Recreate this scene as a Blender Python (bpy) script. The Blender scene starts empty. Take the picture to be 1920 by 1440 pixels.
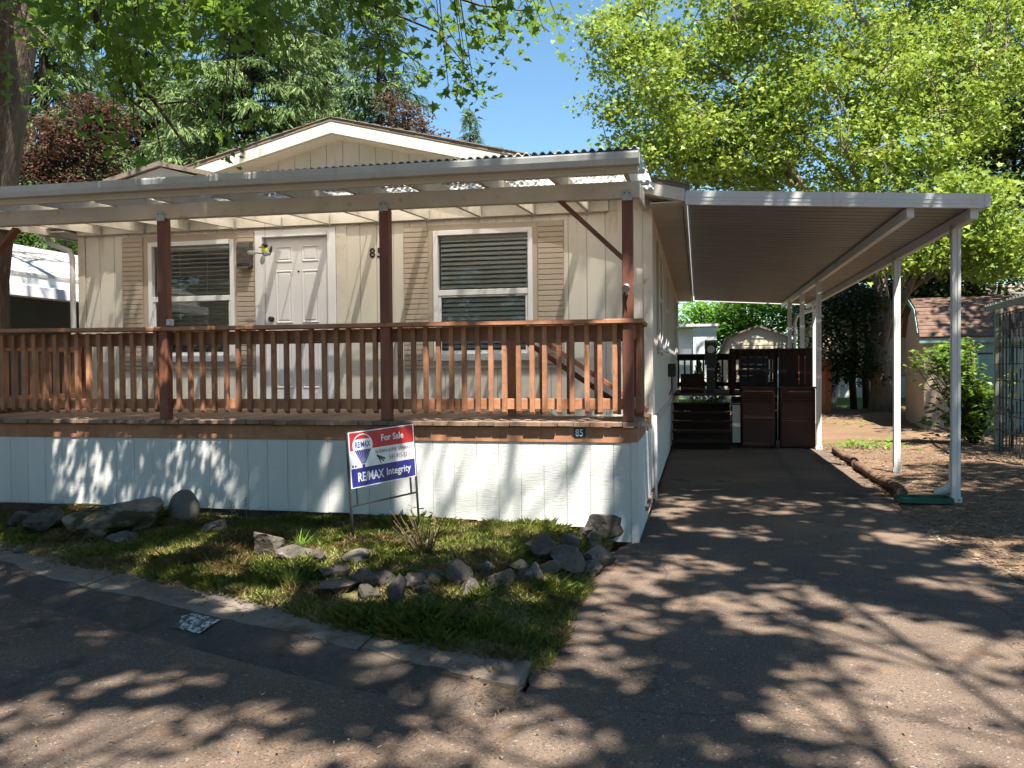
import bpy, bmesh, math, random
import numpy as np
from mathutils import Vector, Matrix, noise

random.seed(7)
SC = bpy.context.scene
COL = SC.collection
R = math.radians

# ------------------------------------------------------------------ camera
F = 1600.0
YAW, PITCH, ROLL = R(12.3), R(-1.0), R(-0.45)
EYE = Vector((0, 0, 1.45))
fw = Vector((-math.sin(YAW) * math.cos(PITCH), math.cos(YAW) * math.cos(PITCH), math.sin(PITCH)))
r0 = Vector((math.cos(YAW), math.sin(YAW), 0))
u0 = r0.cross(fw)
rt = r0 * math.cos(ROLL) + u0 * math.sin(ROLL)
up = u0 * math.cos(ROLL) - r0 * math.sin(ROLL)
cam = bpy.data.cameras.new('camera')
cam.sensor_fit = 'HORIZONTAL'
cam.sensor_width = 36.0
cam.lens = F / 1920.0 * 36.0
cam.clip_start = 0.05
cam.clip_end = 2000
camo = bpy.data.objects.new('camera', cam)
COL.objects.link(camo)
m3 = Matrix((rt, up, -fw)).transposed()
camo.matrix_world = Matrix.Translation(EYE) @ m3.to_4x4()
SC.camera = camo

def ray(px, py):
    return fw + rt * ((px - 960) / F) - up * ((py - 720) / F)
def onY(px, py, Y):
    d = ray(px, py); return EYE + d * (Y / d.y)
def onZ(px, py, Z=0.0):
    d = ray(px, py); return EYE + d * ((Z - EYE.z) / d.z)
def atD(px, py, D):
    return EYE + ray(px, py) * D

# ------------------------------------------------------------------ light
SUN = Vector((0.28, -0.42, 1.0)).normalized()      # towards the sun
elev = math.asin(SUN.z)
world = bpy.data.worlds.new('World')
SC.world = world
world.use_nodes = True
wn = world.node_tree
sky = wn.nodes.new('ShaderNodeTexSky')
sky.sky_type = 'NISHITA'
sky.sun_disc = False
sky.sun_elevation = elev
sky.sun_rotation = math.atan2(SUN.x, SUN.y)
sky.altitude = 50
sky.air_density = 1.0
sky.dust_density = 0.0
sky.ozone_density = 0.7
bg = wn.nodes['Background']
bg.inputs['Strength'].default_value = 0.060
tn = wn.nodes.new('ShaderNodeMix'); tn.data_type = 'RGBA'; tn.blend_type = 'MULTIPLY'
tn.inputs['Factor'].default_value = 1.0
tn.inputs[7].default_value = (.78, 1.0, 1.04, 1)          # white balance of the clear blue sky
wn.links.new(sky.outputs['Color'], tn.inputs[6])
wn.links.new(tn.outputs[2], bg.inputs['Color'])
sl = bpy.data.lights.new('sun', 'SUN')
sl.energy = 5.0
sl.angle = R(0.53)
sl.color = (1.0, 0.94, 0.85)
so = bpy.data.objects.new('sun', sl)
COL.objects.link(so)
so.rotation_euler = (-SUN).to_track_quat('-Z', 'Y').to_euler()
SC.view_settings.view_transform = 'Standard'
SC.view_settings.look = 'None'
SC.view_settings.gamma = 1.0
SC.view_settings.exposure = 1.8
SC.render.engine = 'CYCLES'
SC.cycles.max_bounces = 8
SC.cycles.diffuse_bounces = 4
SC.cycles.transparent_max_bounces = 12
SC.cycles.caustics_reflective = False
SC.cycles.caustics_refractive = False
SC.cycles.sample_clamp_indirect = 6.0

# ------------------------------------------------------------------ helpers
WLOC = {}
def tag(o, label=None, cat=None, group=None, kind=None):
    if label: o['label'] = label
    if cat: o['category'] = cat
    if group: o['group'] = group
    if kind: o['kind'] = kind
    return o

def thing(name, label, cat, loc=(0, 0, 0), group=None):
    o = bpy.data.objects.new(name, None)
    o.empty_display_size = 0.1
    COL.objects.link(o)
    o.location = loc
    WLOC[o.name] = Vector(loc)
    return tag(o, label, cat, group)

def wloc(o):
    return WLOC.get(o.name, Vector((0, 0, 0))) if o else Vector((0, 0, 0))

def link(name, me, parent=None, at=(0, 0, 0)):
    """link mesh so that its vertices sit at world position at + v"""
    o = bpy.data.objects.new(name, me)
    COL.objects.link(o)
    if parent:
        o.parent = parent
    o.location = Vector(at) - wloc(parent)
    WLOC[o.name] = Vector(at)
    return o

class MB:
    def __init__(s):
        s.v = []; s.f = []; s.sm = []
    def add(s, vs, fs, smooth=False):
        n = len(s.v)
        s.v += [tuple(v) for v in vs]
        s.f += [tuple(i + n for i in f) for f in fs]
        s.sm += [smooth] * len(fs)
        return s
    def box(s, x0, x1, y0, y1, z0, z1, ch=0.0):
        return s.obox(Vector(((x0 + x1) / 2, (y0 + y1) / 2, (z0 + z1) / 2)), Vector((1, 0, 0)), Vector((0, 1, 0)), Vector((0, 0, 1)),
                      abs(x1 - x0) / 2, abs(y1 - y0) / 2, abs(z1 - z0) / 2, ch)
    def obox(s, c, ax, ay, az, hx, hy, hz, ch=0.0):
        c = Vector(c)
        if ch <= 0:
            vs = [c + ax * (hx * i) + ay * (hy * j) + az * (hz * k) for i in (-1, 1) for j in (-1, 1) for k in (-1, 1)]
            fs = [(0, 1, 3, 2), (4, 6, 7, 5), (0, 4, 5, 1), (2, 3, 7, 6), (0, 2, 6, 4), (1, 5, 7, 3)]
            return s.add(vs, fs)
        ch = min(ch, hx * .45, hy * .45, hz * .45)
        vs = []; ix = {}
        for i in (-1, 1):
            for j in (-1, 1):
                for k in (-1, 1):
                    for a in range(3):
                        e = [hx - ch, hy - ch, hz - ch]; e[a] += ch
                        ix[(i, j, k, a)] = len(vs)
                        vs.append(c + ax * (e[0] * i) + ay * (e[1] * j) + az * (e[2] * k))
        fs = []
        for a in range(3):
            b, d = [(1, 2), (0, 2), (0, 1)][a]
            for sg in (-1, 1):
                q = []
                for p, r in ((-1, -1), (1, -1), (1, 1), (-1, 1)):
                    t = [0, 0, 0]; t[a] = sg; t[b] = p; t[d] = r
                    q.append(ix[tuple(t) + (a,)])
                fl = (sg == 1) == (a != 1)
                fs.append(tuple(q) if fl else tuple(q[::-1]))
        for a, b, d in ((0, 1, 2), (0, 2, 1), (1, 2, 0)):      # edges shared by faces a and b, running along d
            for p in (-1, 1):
                for q in (-1, 1):
                    t0 = [0, 0, 0]; t0[a] = p; t0[b] = q; t0[d] = -1
                    t1 = list(t0); t1[d] = 1
                    fs.append((ix[tuple(t0) + (a,)], ix[tuple(t1) + (a,)], ix[tuple(t1) + (b,)], ix[tuple(t0) + (b,)]))
        for i in (-1, 1):
            for j in (-1, 1):
                for k in (-1, 1):
                    fs.append((ix[(i, j, k, 0)], ix[(i, j, k, 1)], ix[(i, j, k, 2)]))
        return s.add(vs, fs)
    def beam(s, p0, p1, w, h, upv=(0, 0, 1), ch=0.0):
        p0 = Vector(p0); p1 = Vector(p1)
        d = (p1 - p0); L = d.length; d.normalize()
        sx = d.cross(Vector(upv)).normalized(); sz = sx.cross(d)
        return s.obox((p0 + p1) / 2, d, sx, sz, L / 2, w / 2, h / 2, ch)
    def tube(s, pts, rad, n=8, cap=True):
        pts = [Vector(p) for p in pts]
        if not isinstance(rad, (list, tuple)): rad = [rad] * len(pts)
        rings = []; base = len(s.v); prev = None
        for i, p in enumerate(pts):
            d = (pts[min(i + 1, len(pts) - 1)] - pts[max(i - 1, 0)])
            d = d.normalized() if d.length > 1e-9 else Vector((0, 0, 1))
            if prev is None:
                a = d.orthogonal().normalized()
            else:
                a = prev - d * prev.dot(d)
                a = a.normalized() if a.length > 1e-6 else d.orthogonal().normalized()
            prev = a; b = d.cross(a)
            for k in range(n):
                t = 2 * math.pi * k / n
                s.v.append(tuple(p + (a * math.cos(t) + b * math.sin(t)) * rad[i]))
        for i in range(len(pts) - 1):
            for k in range(n):
                a0 = base + i * n + k; a1 = base + i * n + (k + 1) % n
                s.f.append((a0, a1, a1 + n, a0 + n)); s.sm.append(True)
        if cap:
            s.f.append(tuple(base + k for k in range(n))[::-1]); s.sm.append(False)
            e = base + (len(pts) - 1) * n
            s.f.append(tuple(e + k for k in range(n))); s.sm.append(False)
        return s
    def prism(s, poly, axis, a0, a1):
        """poly: 2-D outline, extruded along axis 'x','y' or 'z' from a0 to a1"""
        def P(u, w, a):
            return {'x': (a, u, w), 'y': (u, a, w), 'z': (u, w, a)}[axis]
        n = len(poly)
        vs = [P(u, w, a0) for u, w in poly] + [P(u, w, a1) for u, w in poly]
        fs = [tuple(range(n))[::-1], tuple(range(n, 2 * n))]
        fs += [(i, (i + 1) % n, n + (i + 1) % n, n + i) for i in range(n)]
        return s.add(vs, fs)
    def mesh(s, name, mat, fix=True):
        me = bpy.data.meshes.new(name)
        me.from_pydata(s.v, [], s.f)
        me.polygons.foreach_set('use_smooth', s.sm)
        if fix:
            bm = bmesh.new(); bm.from_mesh(me)
            bmesh.ops.recalc_face_normals(bm, faces=bm.faces)
            bm.to_mesh(me); bm.free()
        if mat: me.materials.append(mat)
        me.update()
        return me
    def build(s, name, mat, parent=None, fix=True):
        return link(name, s.mesh(name, mat, fix), parent)
    def top(s, name, mat, loc):
        """a top-level mesh with its origin at loc"""
        l = Vector(loc)
        s.v = [tuple(Vector(v) - l) for v in s.v]
        return link(name, s.mesh(name, mat), None, l)

# ------------------------------------------------------------------ materials
def new_mat(name):
    m = bpy.data.materials.new(name)
    m.use_nodes = True
    nt = m.node_tree
    for n in list(nt.nodes): nt.nodes.remove(n)
    out = nt.nodes.new('ShaderNodeOutputMaterial')
    return m, nt, out

def nd(nt, typ, **kw):
    n = nt.nodes.new(typ)
    for k, v in kw.items():
        if k.startswith('i_'): n.inputs[k[2:].replace('_', ' ')].default_value = v
        else: setattr(n, k, v)
    return n

def rgb(c, a=1.0):
    return (c[0], c[1], c[2], a)

def noise_fac(nt, scale, detail=4, rough=0.55, stretch=(1, 1, 1), lo=0.35, hi=0.65, vec=None):
    if vec is None:
        g = nd(nt, 'ShaderNodeNewGeometry'); vec = g.outputs['Position']
    mp = nd(nt, 'ShaderNodeMapping'); mp.inputs['Scale'].default_value = stretch
    nt.links.new(vec, mp.inputs['Vector'])
    n = nd(nt, 'ShaderNodeTexNoise'); n.inputs['Scale'].default_value = scale
    n.inputs['Detail'].default_value = detail; n.inputs['Roughness'].default_value = rough
    nt.links.new(mp.outputs[0], n.inputs['Vector'])
    r = nd(nt, 'ShaderNodeMapRange'); r.inputs['From Min'].default_value = lo; r.inputs['From Max'].default_value = hi
    nt.links.new(n.outputs['Fac'], r.inputs['Value'])
    return r.outputs[0], n

def mix(nt, fac, a, b):
    m = nd(nt, 'ShaderNodeMix'); m.data_type = 'RGBA'
    if hasattr(fac, 'is_linked') or hasattr(fac, 'links'): nt.links.new(fac, m.inputs['Factor'])
    else: m.inputs['Factor'].default_value = fac
    for v, k in ((a, 'A'), (b, 'B')):
        sk = [i for i in m.inputs if i.name == k and i.type == 'RGBA'][0]
        if hasattr(v, 'links'): nt.links.new(v, sk)
        else: sk.default_value = rgb(v)
    return [o for o in m.outputs if o.type == 'RGBA'][0]

def pm(name, col, col2=None, scale=3.0, stretch=(1, 1, 1), rough=0.75, spec=0.3, bump=0.0, bscale=60.0, bstretch=(1, 1, 1),
       layers=(), vary=0.0, metal=0.0, bdist=0.01, cracks=0.0):
    """principled with noise blend; layers = [(col, scale, stretch, lo, hi)], vary = per-object brightness change"""
    m, nt, out = new_mat(name)
    p = nd(nt, 'ShaderNodeBsdfPrincipled')
    p.inputs['Roughness'].default_value = rough
    p.inputs['Specular IOR Level'].default_value = spec
    p.inputs['Metallic'].default_value = metal
    c = None
    f, _ = noise_fac(nt, scale, stretch=stretch)
    c = mix(nt, f, col, col2 if col2 else tuple(x * 0.85 for x in col))
    for (lc, ls, lst, lo, hi) in layers:
        f, _ = noise_fac(nt, ls, stretch=lst, lo=lo, hi=hi, detail=6)
        c = mix(nt, f, c, lc)
    if cracks:
        g = nd(nt, 'ShaderNodeNewGeometry')
        _, dn = noise_fac(nt, 2.5, detail=5)
        va = nd(nt, 'ShaderNodeVectorMath', operation='SCALE'); va.inputs['Scale'].default_value = .5
        nt.links.new(dn.outputs['Color'], va.inputs[0])
        vb = nd(nt, 'ShaderNodeVectorMath', operation='ADD')
        nt.links.new(g.outputs['Position'], vb.inputs[0]); nt.links.new(va.outputs[0], vb.inputs[1])
        vo = nd(nt, 'ShaderNodeTexVoronoi', feature='DISTANCE_TO_EDGE'); vo.inputs['Scale'].default_value = cracks
        nt.links.new(vb.outputs[0], vo.inputs['Vector'])
        cm = nd(nt, 'ShaderNodeMapRange'); cm.inputs['From Min'].default_value = .002; cm.inputs['From Max'].default_value = .006
        cm.inputs['To Min'].default_value = .4; cm.inputs['To Max'].default_value = 0
        nt.links.new(vo.outputs['Distance'], cm.inputs['Value'])
        c = mix(nt, cm.outputs[0], c, (.03, .026, .022))
    if vary:
        oi = nd(nt, 'ShaderNodeObjectInfo')
        mr = nd(nt, 'ShaderNodeMapRange'); mr.inputs['To Min'].default_value = 1 - vary; mr.inputs['To Max'].default_value = 1 + vary
        nt.links.new(oi.outputs['Random'], mr.inputs['Value'])
        hs = nd(nt, 'ShaderNodeHueSaturation')
        nt.links.new(mr.outputs[0], hs.inputs['Value']); nt.links.new(c, hs.inputs['Color'])
        c = hs.outputs[0]
    nt.links.new(c, p.inputs['Base Color'])
    if bump:
        f, n = noise_fac(nt, bscale, stretch=bstretch, detail=5)
        b = nd(nt, 'ShaderNodeBump'); b.inputs['Strength'].default_value = bump; b.inputs['Distance'].default_value = bdist
        nt.links.new(n.outputs['Fac'], b.inputs['Height']); nt.links.new(b.outputs[0], p.inputs['Normal'])
    nt.links.new(p.outputs[0], out.inputs[0])
    return m

def leaf_mat(name, ca, cb, trans=0.4, rough=0.5, tint=None, spec=0.25):
    m, nt, out = new_mat(name)
    g = nd(nt, 'ShaderNodeNewGeometry')
    cr = nd(nt, 'ShaderNodeValToRGB')
    cr.color_ramp.elements[0].color = rgb(ca); cr.color_ramp.elements[1].color = rgb(cb)
    nt.links.new(g.outputs['Random Per Island'], cr.inputs[0])
    p = nd(nt, 'ShaderNodeBsdfPrincipled'); p.inputs['Roughness'].default_value = rough
    p.inputs['Specular IOR Level'].default_value = spec
    t = nd(nt, 'ShaderNodeBsdfTranslucent')
    f, _ = noise_fac(nt, 1.1, detail=2, lo=.38, hi=.62)          # sprays differ in how young their leaves are
    base = mix(nt, f, mix(nt, .75, cr.outputs[0], ca), cr.outputs[0])
    nt.links.new(base, p.inputs['Base Color'])
    tc = mix(nt, 0.5, base, tint or tuple(x * 1.6 for x in cb))
    nt.links.new(tc, t.inputs['Color'])
    mx = nd(nt, 'ShaderNodeMixShader'); mx.inputs[0].default_value = trans
    nt.links.new(p.outputs[0], mx.inputs[1]); nt.links.new(t.outputs[0], mx.inputs[2])
    nt.links.new(mx.outputs[0], out.inputs[0])
    return m

def glass_mat(name, tint=(0.92, 0.94, 0.93), ior=1.3, boost=0.015):
    m, nt, out = new_mat(name)
    tr = nd(nt, 'ShaderNodeBsdfTransparent'); tr.inputs[0].default_value = rgb(tint)
    gl = nd(nt, 'ShaderNodeBsdfGlossy'); gl.inputs['Roughness'].default_value = 0.01
    fr = nd(nt, 'ShaderNodeFresnel'); fr.inputs[0].default_value = ior
    ad = nd(nt, 'ShaderNodeMath', operation='ADD'); ad.inputs[1].default_value = boost
    nt.links.new(fr.outputs[0], ad.inputs[0])
    mx = nd(nt, 'ShaderNodeMixShader')
    nt.links.new(ad.outputs[0], mx.inputs[0]); nt.links.new(tr.outputs[0], mx.inputs[1]); nt.links.new(gl.outputs[0], mx.inputs[2])
    nt.links.new(mx.outputs[0], out.inputs[0])
    return m

M = {}
V = (1, 1, 0.12)      # streaks running down
M['cream'] = pm('cream_siding', (.68, .635, .555), (.62, .575, .50), 2.2, (1, 1, .3), .8, .2, bump=.25, bscale=40, bstretch=(6, 6, 1),
                layers=[((.40, .33, .24), 9, V, .62, .85), ((.33, .27, .19), 30, (1, 1, .5), .70, .8)], vary=.03)
M['creamtrim'] = pm('cream_trim', (.67, .62, .535), (.58, .53, .45), 3.5, (1, 1, 1), .75, .2, bump=.15, bscale=50,
                    layers=[((.30, .24, .16), 14, (1, 1, 1), .63, .82)], vary=.03)
M['skirt'] = pm('white_skirting_paint', (.60, .60, .575), (.54, .54, .515), 2.5, (1, 1, .25), .7, .25, bump=.4, bscale=22, bstretch=(.7, .7, 7),
                layers=[((.42, .38, .31), 7, V, .66, .9), ((.2, .17, .13), 60, (1, 1, 1), .76, .8)], vary=.03)
M['tan'] = pm('tan_shutter', (.47, .39, .31), (.42, .35, .275), 3, (1, 1, .4), .75, .2, bump=.1, layers=[((.28, .22, .16), 18, (1, 1, .6), .66, .85)])
M['white'] = pm('white_vinyl', (.78, .78, .78), (.72, .72, .73), 3, rough=.45, spec=.4, layers=[((.5, .48, .44), 16, (1, 1, .4), .68, .9)])
M['doorwhite'] = pm('white_door_paint', (.74, .73, .74), (.69, .68, .70), 2, rough=.4, spec=.4, bump=.04, bscale=30, layers=[((.55, .53, .5), 8, V, .66, .9)])
M['red'] = pm('stained_redwood', (.38, .185, .10), (.28, .13, .07), 5, (1, 1, 1), .62, .3, bump=.3, bscale=30, bstretch=(1, 1, 1),
              layers=[((.15, .06, .035), 22, (1, 1, .3), .58, .8), ((.36, .25, .17), 40, (1, 1, 1), .68, .82)], vary=.22)
M['redpost'] = pm('dark_redwood_post', (.23, .085, .05), (.165, .062, .04), 4, (2, 2, .4), .6, .3, bump=.2, bscale=30, bstretch=(4, 4, .4),
                  layers=[((.10, .04, .028), 14, (2, 2, .3), .6, .8)], vary=.1)
M['plank'] = pm('weathered_deck_plank', (.20, .125, .085), (.27, .19, .14), 6, (1, .2, 1), .8, .2, bump=.4, bscale=40, bstretch=(4, .3, 1),
                layers=[((.10, .07, .05), 12, (1, .3, 1), .58, .8)], vary=.25)
M['gutter'] = pm('grey_gutter_metal', (.50, .515, .50), (.43, .445, .43), 4, (1, 1, .3), .45, .45, layers=[((.24, .24, .22), 12, (1, 1, .15), .6, .85)])
M['fascia'] = pm('grey_fascia_board', (.56, .53, .46), (.49, .46, .40), 3, (.3, 1, 1), .7, .2, layers=[((.27, .24, .19), 12, (1, 1, .2), .62, .85)])
M['metal'] = pm('galvanised_steel', (.5, .52, .55), (.42, .44, .46), 20, rough=.4, spec=.5, metal=.6)
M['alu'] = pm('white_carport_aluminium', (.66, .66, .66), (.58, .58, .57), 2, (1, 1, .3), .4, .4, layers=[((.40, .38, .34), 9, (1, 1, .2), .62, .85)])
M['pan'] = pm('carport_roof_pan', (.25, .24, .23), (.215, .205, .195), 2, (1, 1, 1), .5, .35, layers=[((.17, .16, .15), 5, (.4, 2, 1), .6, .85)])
M['shingle'] = pm('brown_asphalt_shingle', (.17, .145, .12), (.21, .17, .14), 30, rough=.95, spec=.1, bump=.5, bscale=90,
                  layers=[((.25, .12, .05), 5, (1, 1, 1), .60, .72)])
M['black'] = pm('black_metal', (.018, .018, .02), (.03, .03, .032), 12, rough=.5, spec=.4)
M['mailbox'] = pm('dark_pressed_metal', (.045, .04, .037), (.08, .07, .062), 10, (1, 1, 4), .45, .45, bump=.5, bscale=18, bstretch=(1, 1, 5))
M['asphalt'] = pm('weathered_asphalt', (.13, .095, .072), (.09, .068, .054), 1.1, rough=.92, spec=.15, bump=.6, bscale=130, bdist=.006,
                  layers=[((.20, .135, .09), .8, (1, 1, 1), .48, .72), ((.045, .038, .034), 90, (1, 1, 1), .54, .64), ((.30, .25, .21), 110, (1, 1, 1), .635, .68),
                          ((.19, .115, .068), 5, (1, 1, 1), .60, .78), ((.26, .21, .17), 38, (1, 1, 1), .62, .70), ((.055, .046, .04), 1.7, (1, 1, 1), .60, .68)], cracks=.7)
M['drive'] = pm('worn_driveway_asphalt', (.14, .102, .077), (.105, .077, .059), .9, rough=.92, spec=.15, bump=.6, bscale=130, bdist=.006,
                layers=[((.205, .14, .095), .7, (1, 1, 1), .50, .75), ((.05, .043, .038), 90, (1, 1, 1), .54, .64), ((.32, .27, .225), 110, (1, 1, 1), .635, .68),
                        ((.20, .12, .07), 4, (1, 1, 1), .60, .78), ((.27, .22, .18), 38, (1, 1, 1), .62, .70), ((.06, .05, .043), 1.4, (1, 1, 1), .61, .68)], cracks=.45)
M['kerb'] = pm('black_rolled_kerb', (.105, .083, .068), (.065, .054, .046), 6, rough=.95, spec=.15, bump=1.0, bscale=70, bdist=.015,
               layers=[((.17, .12, .085), 3, (1, 1, 1), .55, .75), ((.2, .18, .16), 150, (1, 1, 1), .64, .70)])
M['concrete'] = pm('old_concrete', (.23, .195, .16), (.17, .145, .12), 3, rough=.9, spec=.15, bump=.4, bscale=70,
                   layers=[((.09, .083, .06), 4, (1, 1, 1), .55, .75), ((.20, .14, .09), 9, (1, 1, 1), .6, .8), ((.09, .08, .07), 160, (1, 1, 1), .6, .7)])
M['paint'] = pm('chipped_white_paint', (.52, .51, .49), (.42, .41, .39), 20, rough=.8, bump=.6, bscale=80, layers=[((.08, .07, .06), 45, (1, 1, 1), .46, .54), ((.08, .07, .06), 9, (1, 1, 1), .54, .62)])
M['dirt'] = pm('brown_dirt', (.15, .105, .072), (.20, .14, .095), 2, rough=.95, spec=.1, bump=.8, bscale=45, bdist=.02,
               layers=[((.08, .058, .042), 25, (1, 1, 1), .55, .72), ((.30, .21, .14), 60, (1, 1, 1), .64, .72), ((.10, .11, .04), 1.2, (1, 1, 1), .60, .75)])
M['yard'] = pm('needle_strewn_dirt', (.20, .13, .08), (.145, .095, .06), 1.2, rough=.95, spec=.1, bump=.9, bscale=40, bdist=.025,
               layers=[((.09, .065, .048), 30, (1, 1, 1), .56, .72), ((.34, .25, .18), 70, (1, 1, 1), .62, .72)])
M['moss'] = pm('mossy_soil', (.17, .135, .07), (.14, .135, .05), 3, rough=.95, spec=.1, bump=.8, bscale=50, bdist=.02,
               layers=[((.075, .10, .02), 2, (1, 1, 1), .5, .7), ((.05, .04, .028), 30, (1, 1, 1), .58, .72), ((.22, .16, .07), 8, (1, 1, 1), .62, .78)])
M['lawn'] = pm('short_lawn', (.10, .15, .03), (.14, .18, .045), 4, rough=.9, spec=.1, bump=.8, bscale=60, bdist=.03)
M['rock'] = pm('grey_basalt_rock', (.125, .105, .086), (.07, .06, .05), 5, rough=.9, spec=.2, bump=.7, bscale=28, bdist=.02,
               layers=[((.24, .215, .185), 10, (1, 1, 1), .58, .75), ((.07, .08, .03), 6, (1, 1, 1), .60, .75), ((.035, .03, .026), 30, (1, 1, 1), .58, .68)], vary=.4)
M['boulder'] = pm('pale_boulder_stone', (.25, .20, .15), (.17, .14, .105), 6, rough=.9, spec=.15, bump=.8, bscale=40, bdist=.02,
                  layers=[((.11, .098, .085), 14, (1, 1, 1), .56, .7), ((.045, .04, .022), 2.6, (1, 1, 1), .53, .60)])
M['cobble'] = pm('smooth_river_stone', (.15, .135, .11), (.11, .098, .08), 6, rough=.85, spec=.2, bump=.5, bscale=80, layers=[((.22, .20, .17), 70, (1, 1, 1), .6, .7)])
M['bark'] = pm('grey_brown_bark', (.13, .10, .075), (.075, .058, .045), 4, (2, 2, .5), .95, .1, bump=1.0, bscale=14, bstretch=(3, 3, .5), bdist=.04,
               layers=[((.22, .20, .165), 7, (1.5, 1.5, .8), .58, .75), ((.06, .07, .03), 3, (1, 1, 1), .6, .8)])
M['palebark'] = pm('pale_maple_bark', (.26, .22, .17), (.15, .125, .095), 5, (2, 2, .6), .9, .1, bump=.8, bscale=16, bstretch=(3, 3, .6), bdist=.03)
M['darkbark'] = pm('dark_conifer_bark', (.06, .045, .035), (.035, .028, .022), 5, (2, 2, .6), .95, .1, bump=.8, bscale=16, bdist=.03)
M['log'] = pm('rotting_log', (.15, .085, .055), (.09, .055, .04), 6, rough=.9, bump=.6, bscale=25, layers=[((.26, .19, .14), 10, (1, 1, 1), .58, .75)])
M['glass'] = glass_mat('window_glass')
M['dark'] = pm('dark_interior', (.10, .09, .08), rough=.9)
M['blind'] = pm('white_blind_slat', (.90, .89, .86), (.87, .86, .83), 3, rough=.5, spec=.3)
M['lmaple'] = leaf_mat('maple_leaf_dark', (.032, .068, .013), (.07, .13, .026), .32, tint=(.15, .25, .03))
M['hmaple'] = leaf_mat('hanging_maple_leaf', (.055, .11, .02), (.13, .22, .04), .48, tint=(.30, .46, .05))
M['ymaple'] = leaf_mat('maple_leaf_yellow_green', (.11, .19, .03), (.37, .47, .09), .36, tint=(.46, .54, .07))
M['gmaple'] = leaf_mat('maple_leaf_bright_green', (.10, .22, .025), (.20, .36, .05), .42, tint=(.28, .5, .05))
M['pmaple'] = leaf_mat('purple_maple_leaf', (.065, .036, .028), (.15, .085, .058), .25, tint=(.17, .08, .045))
M['fir'] = leaf_mat('fir_needles', (.06, .105, .03), (.22, .30, .10), .25, rough=.6, tint=(.2, .3, .06))
M['firblue'] = leaf_mat('blue_green_needles', (.05, .095, .045), (.17, .25, .12), .25, rough=.6, tint=(.14, .24, .08))
M['holly'] = leaf_mat('dark_evergreen_leaf', (.016, .03, .010), (.04, .07, .02), .15, rough=.35, tint=(.07, .12, .02), spec=.4)
M['rhodo'] = leaf_mat('glossy_shrub_leaf', (.06, .12, .02), (.20, .32, .05), .3, rough=.3, tint=(.35, .5, .06), spec=.5)
M['grass'] = leaf_mat('grass_blade', (.15, .21, .04), (.50, .48, .17), .35, rough=.6, tint=(.3, .36, .05))
M['straw'] = leaf_mat('dry_blade', (.22, .17, .075), (.46, .36, .18), .3, rough=.7, tint=(.4, .3, .1))
M['litter'] = leaf_mat('fallen_leaf', (.13, .075, .04), (.32, .22, .13), .1, rough=.8, tint=(.3, .18, .08))
M['chip'] = leaf_mat('bark_chip', (.11, .072, .048), (.36, .265, .19), .0, rough=.9)
def sheet_mat():
    m, nt, out = new_mat('translucent_corrugated_sheet')
    tr = nd(nt, 'ShaderNodeBsdfTransparent'); tr.inputs[0].default_value = (.80, .79, .76, 1)
    f, _ = noise_fac(nt, 3, stretch=(1, .4, 1), lo=.4, hi=.7)
    c = mix(nt, f, (.17, .18, .145), (.09, .085, .065))
    df = nd(nt, 'ShaderNodeBsdfPrincipled'); df.inputs['Roughness'].default_value = .5
    nt.links.new(c, df.inputs['Base Color'])
    tl = nd(nt, 'ShaderNodeBsdfTranslucent'); tl.inputs[0].default_value = (.86, .83, .76, 1)
    m1 = nd(nt, 'ShaderNodeMixShader'); m1.inputs[0].default_value = .72
    nt.links.new(df.outputs[0], m1.inputs[1]); nt.links.new(tl.outputs[0], m1.inputs[2])
    m2 = nd(nt, 'ShaderNodeMixShader'); m2.inputs[0].default_value = .78
    nt.links.new(tr.outputs[0], m2.inputs[1]); nt.links.new(m1.outputs[0], m2.inputs[2])
    nt.links.new(m2.outputs[0], out.inputs[0])
    return m
M['sheet'] = sheet_mat()

def lerp(a, b, t): return a + (b - a) * t
def poly_at(pts, t):
    """point on a polyline at t in 0..1 by vertex index"""
    s = t * (len(pts) - 1); i = min(int(s), len(pts) - 2)
    return Vector(pts[i]).lerp(Vector(pts[i + 1]), s - i)
def interp(xs, ys, x):
    return float(np.interp(x, xs, ys))
def fbm(x, y, s=1.0, seed=0.0):
    return noise.fractal(Vector((x * s + seed, y * s - seed, seed)), 1.0, 2.0, 4)

def strip(name, A, B, nu, nv, zf, mat, kind='structure', jit=0.0):
    """sheet between polylines A and B (2-D); zf(x, y, u, v) gives the height"""
    mb = MB()
    for i in range(nu + 1):
        a = poly_at(A, i / nu); b = poly_at(B, i / nu)
        if jit and a.y < 7.1: a = a + Vector((jit * 1.2 * fbm(a.x * 0 + 3, a.y, 2.2), 0)); b = b + Vector((jit * 2 * fbm(9, b.y, 2), 0))
        for j in range(nv + 1):
            p = a.lerp(b, j / nv)
            mb.v.append((p.x, p.y, zf(p.x, p.y, i / nu, j / nv)))
    for i in range(nu):
        for j in range(nv):
            k = i * (nv + 1) + j
            mb.f.append((k, k + 1, k + nv + 2, k + nv + 1)); mb.sm.append(True)
    me = mb.mesh(name, mat, fix=False)
    bm = bmesh.new(); bm.from_mesh(me)
    if sum(f.normal.z for f in bm.faces) < 0: bmesh.ops.reverse_faces(bm, faces=bm.faces)
    bm.to_mesh(me); bm.free()
    o = link(name, me)
    if kind: o['kind'] = kind
    return o

def slope(y):
    return max(0.0, min(y, 70.0) - 18.0) * 0.03

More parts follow.
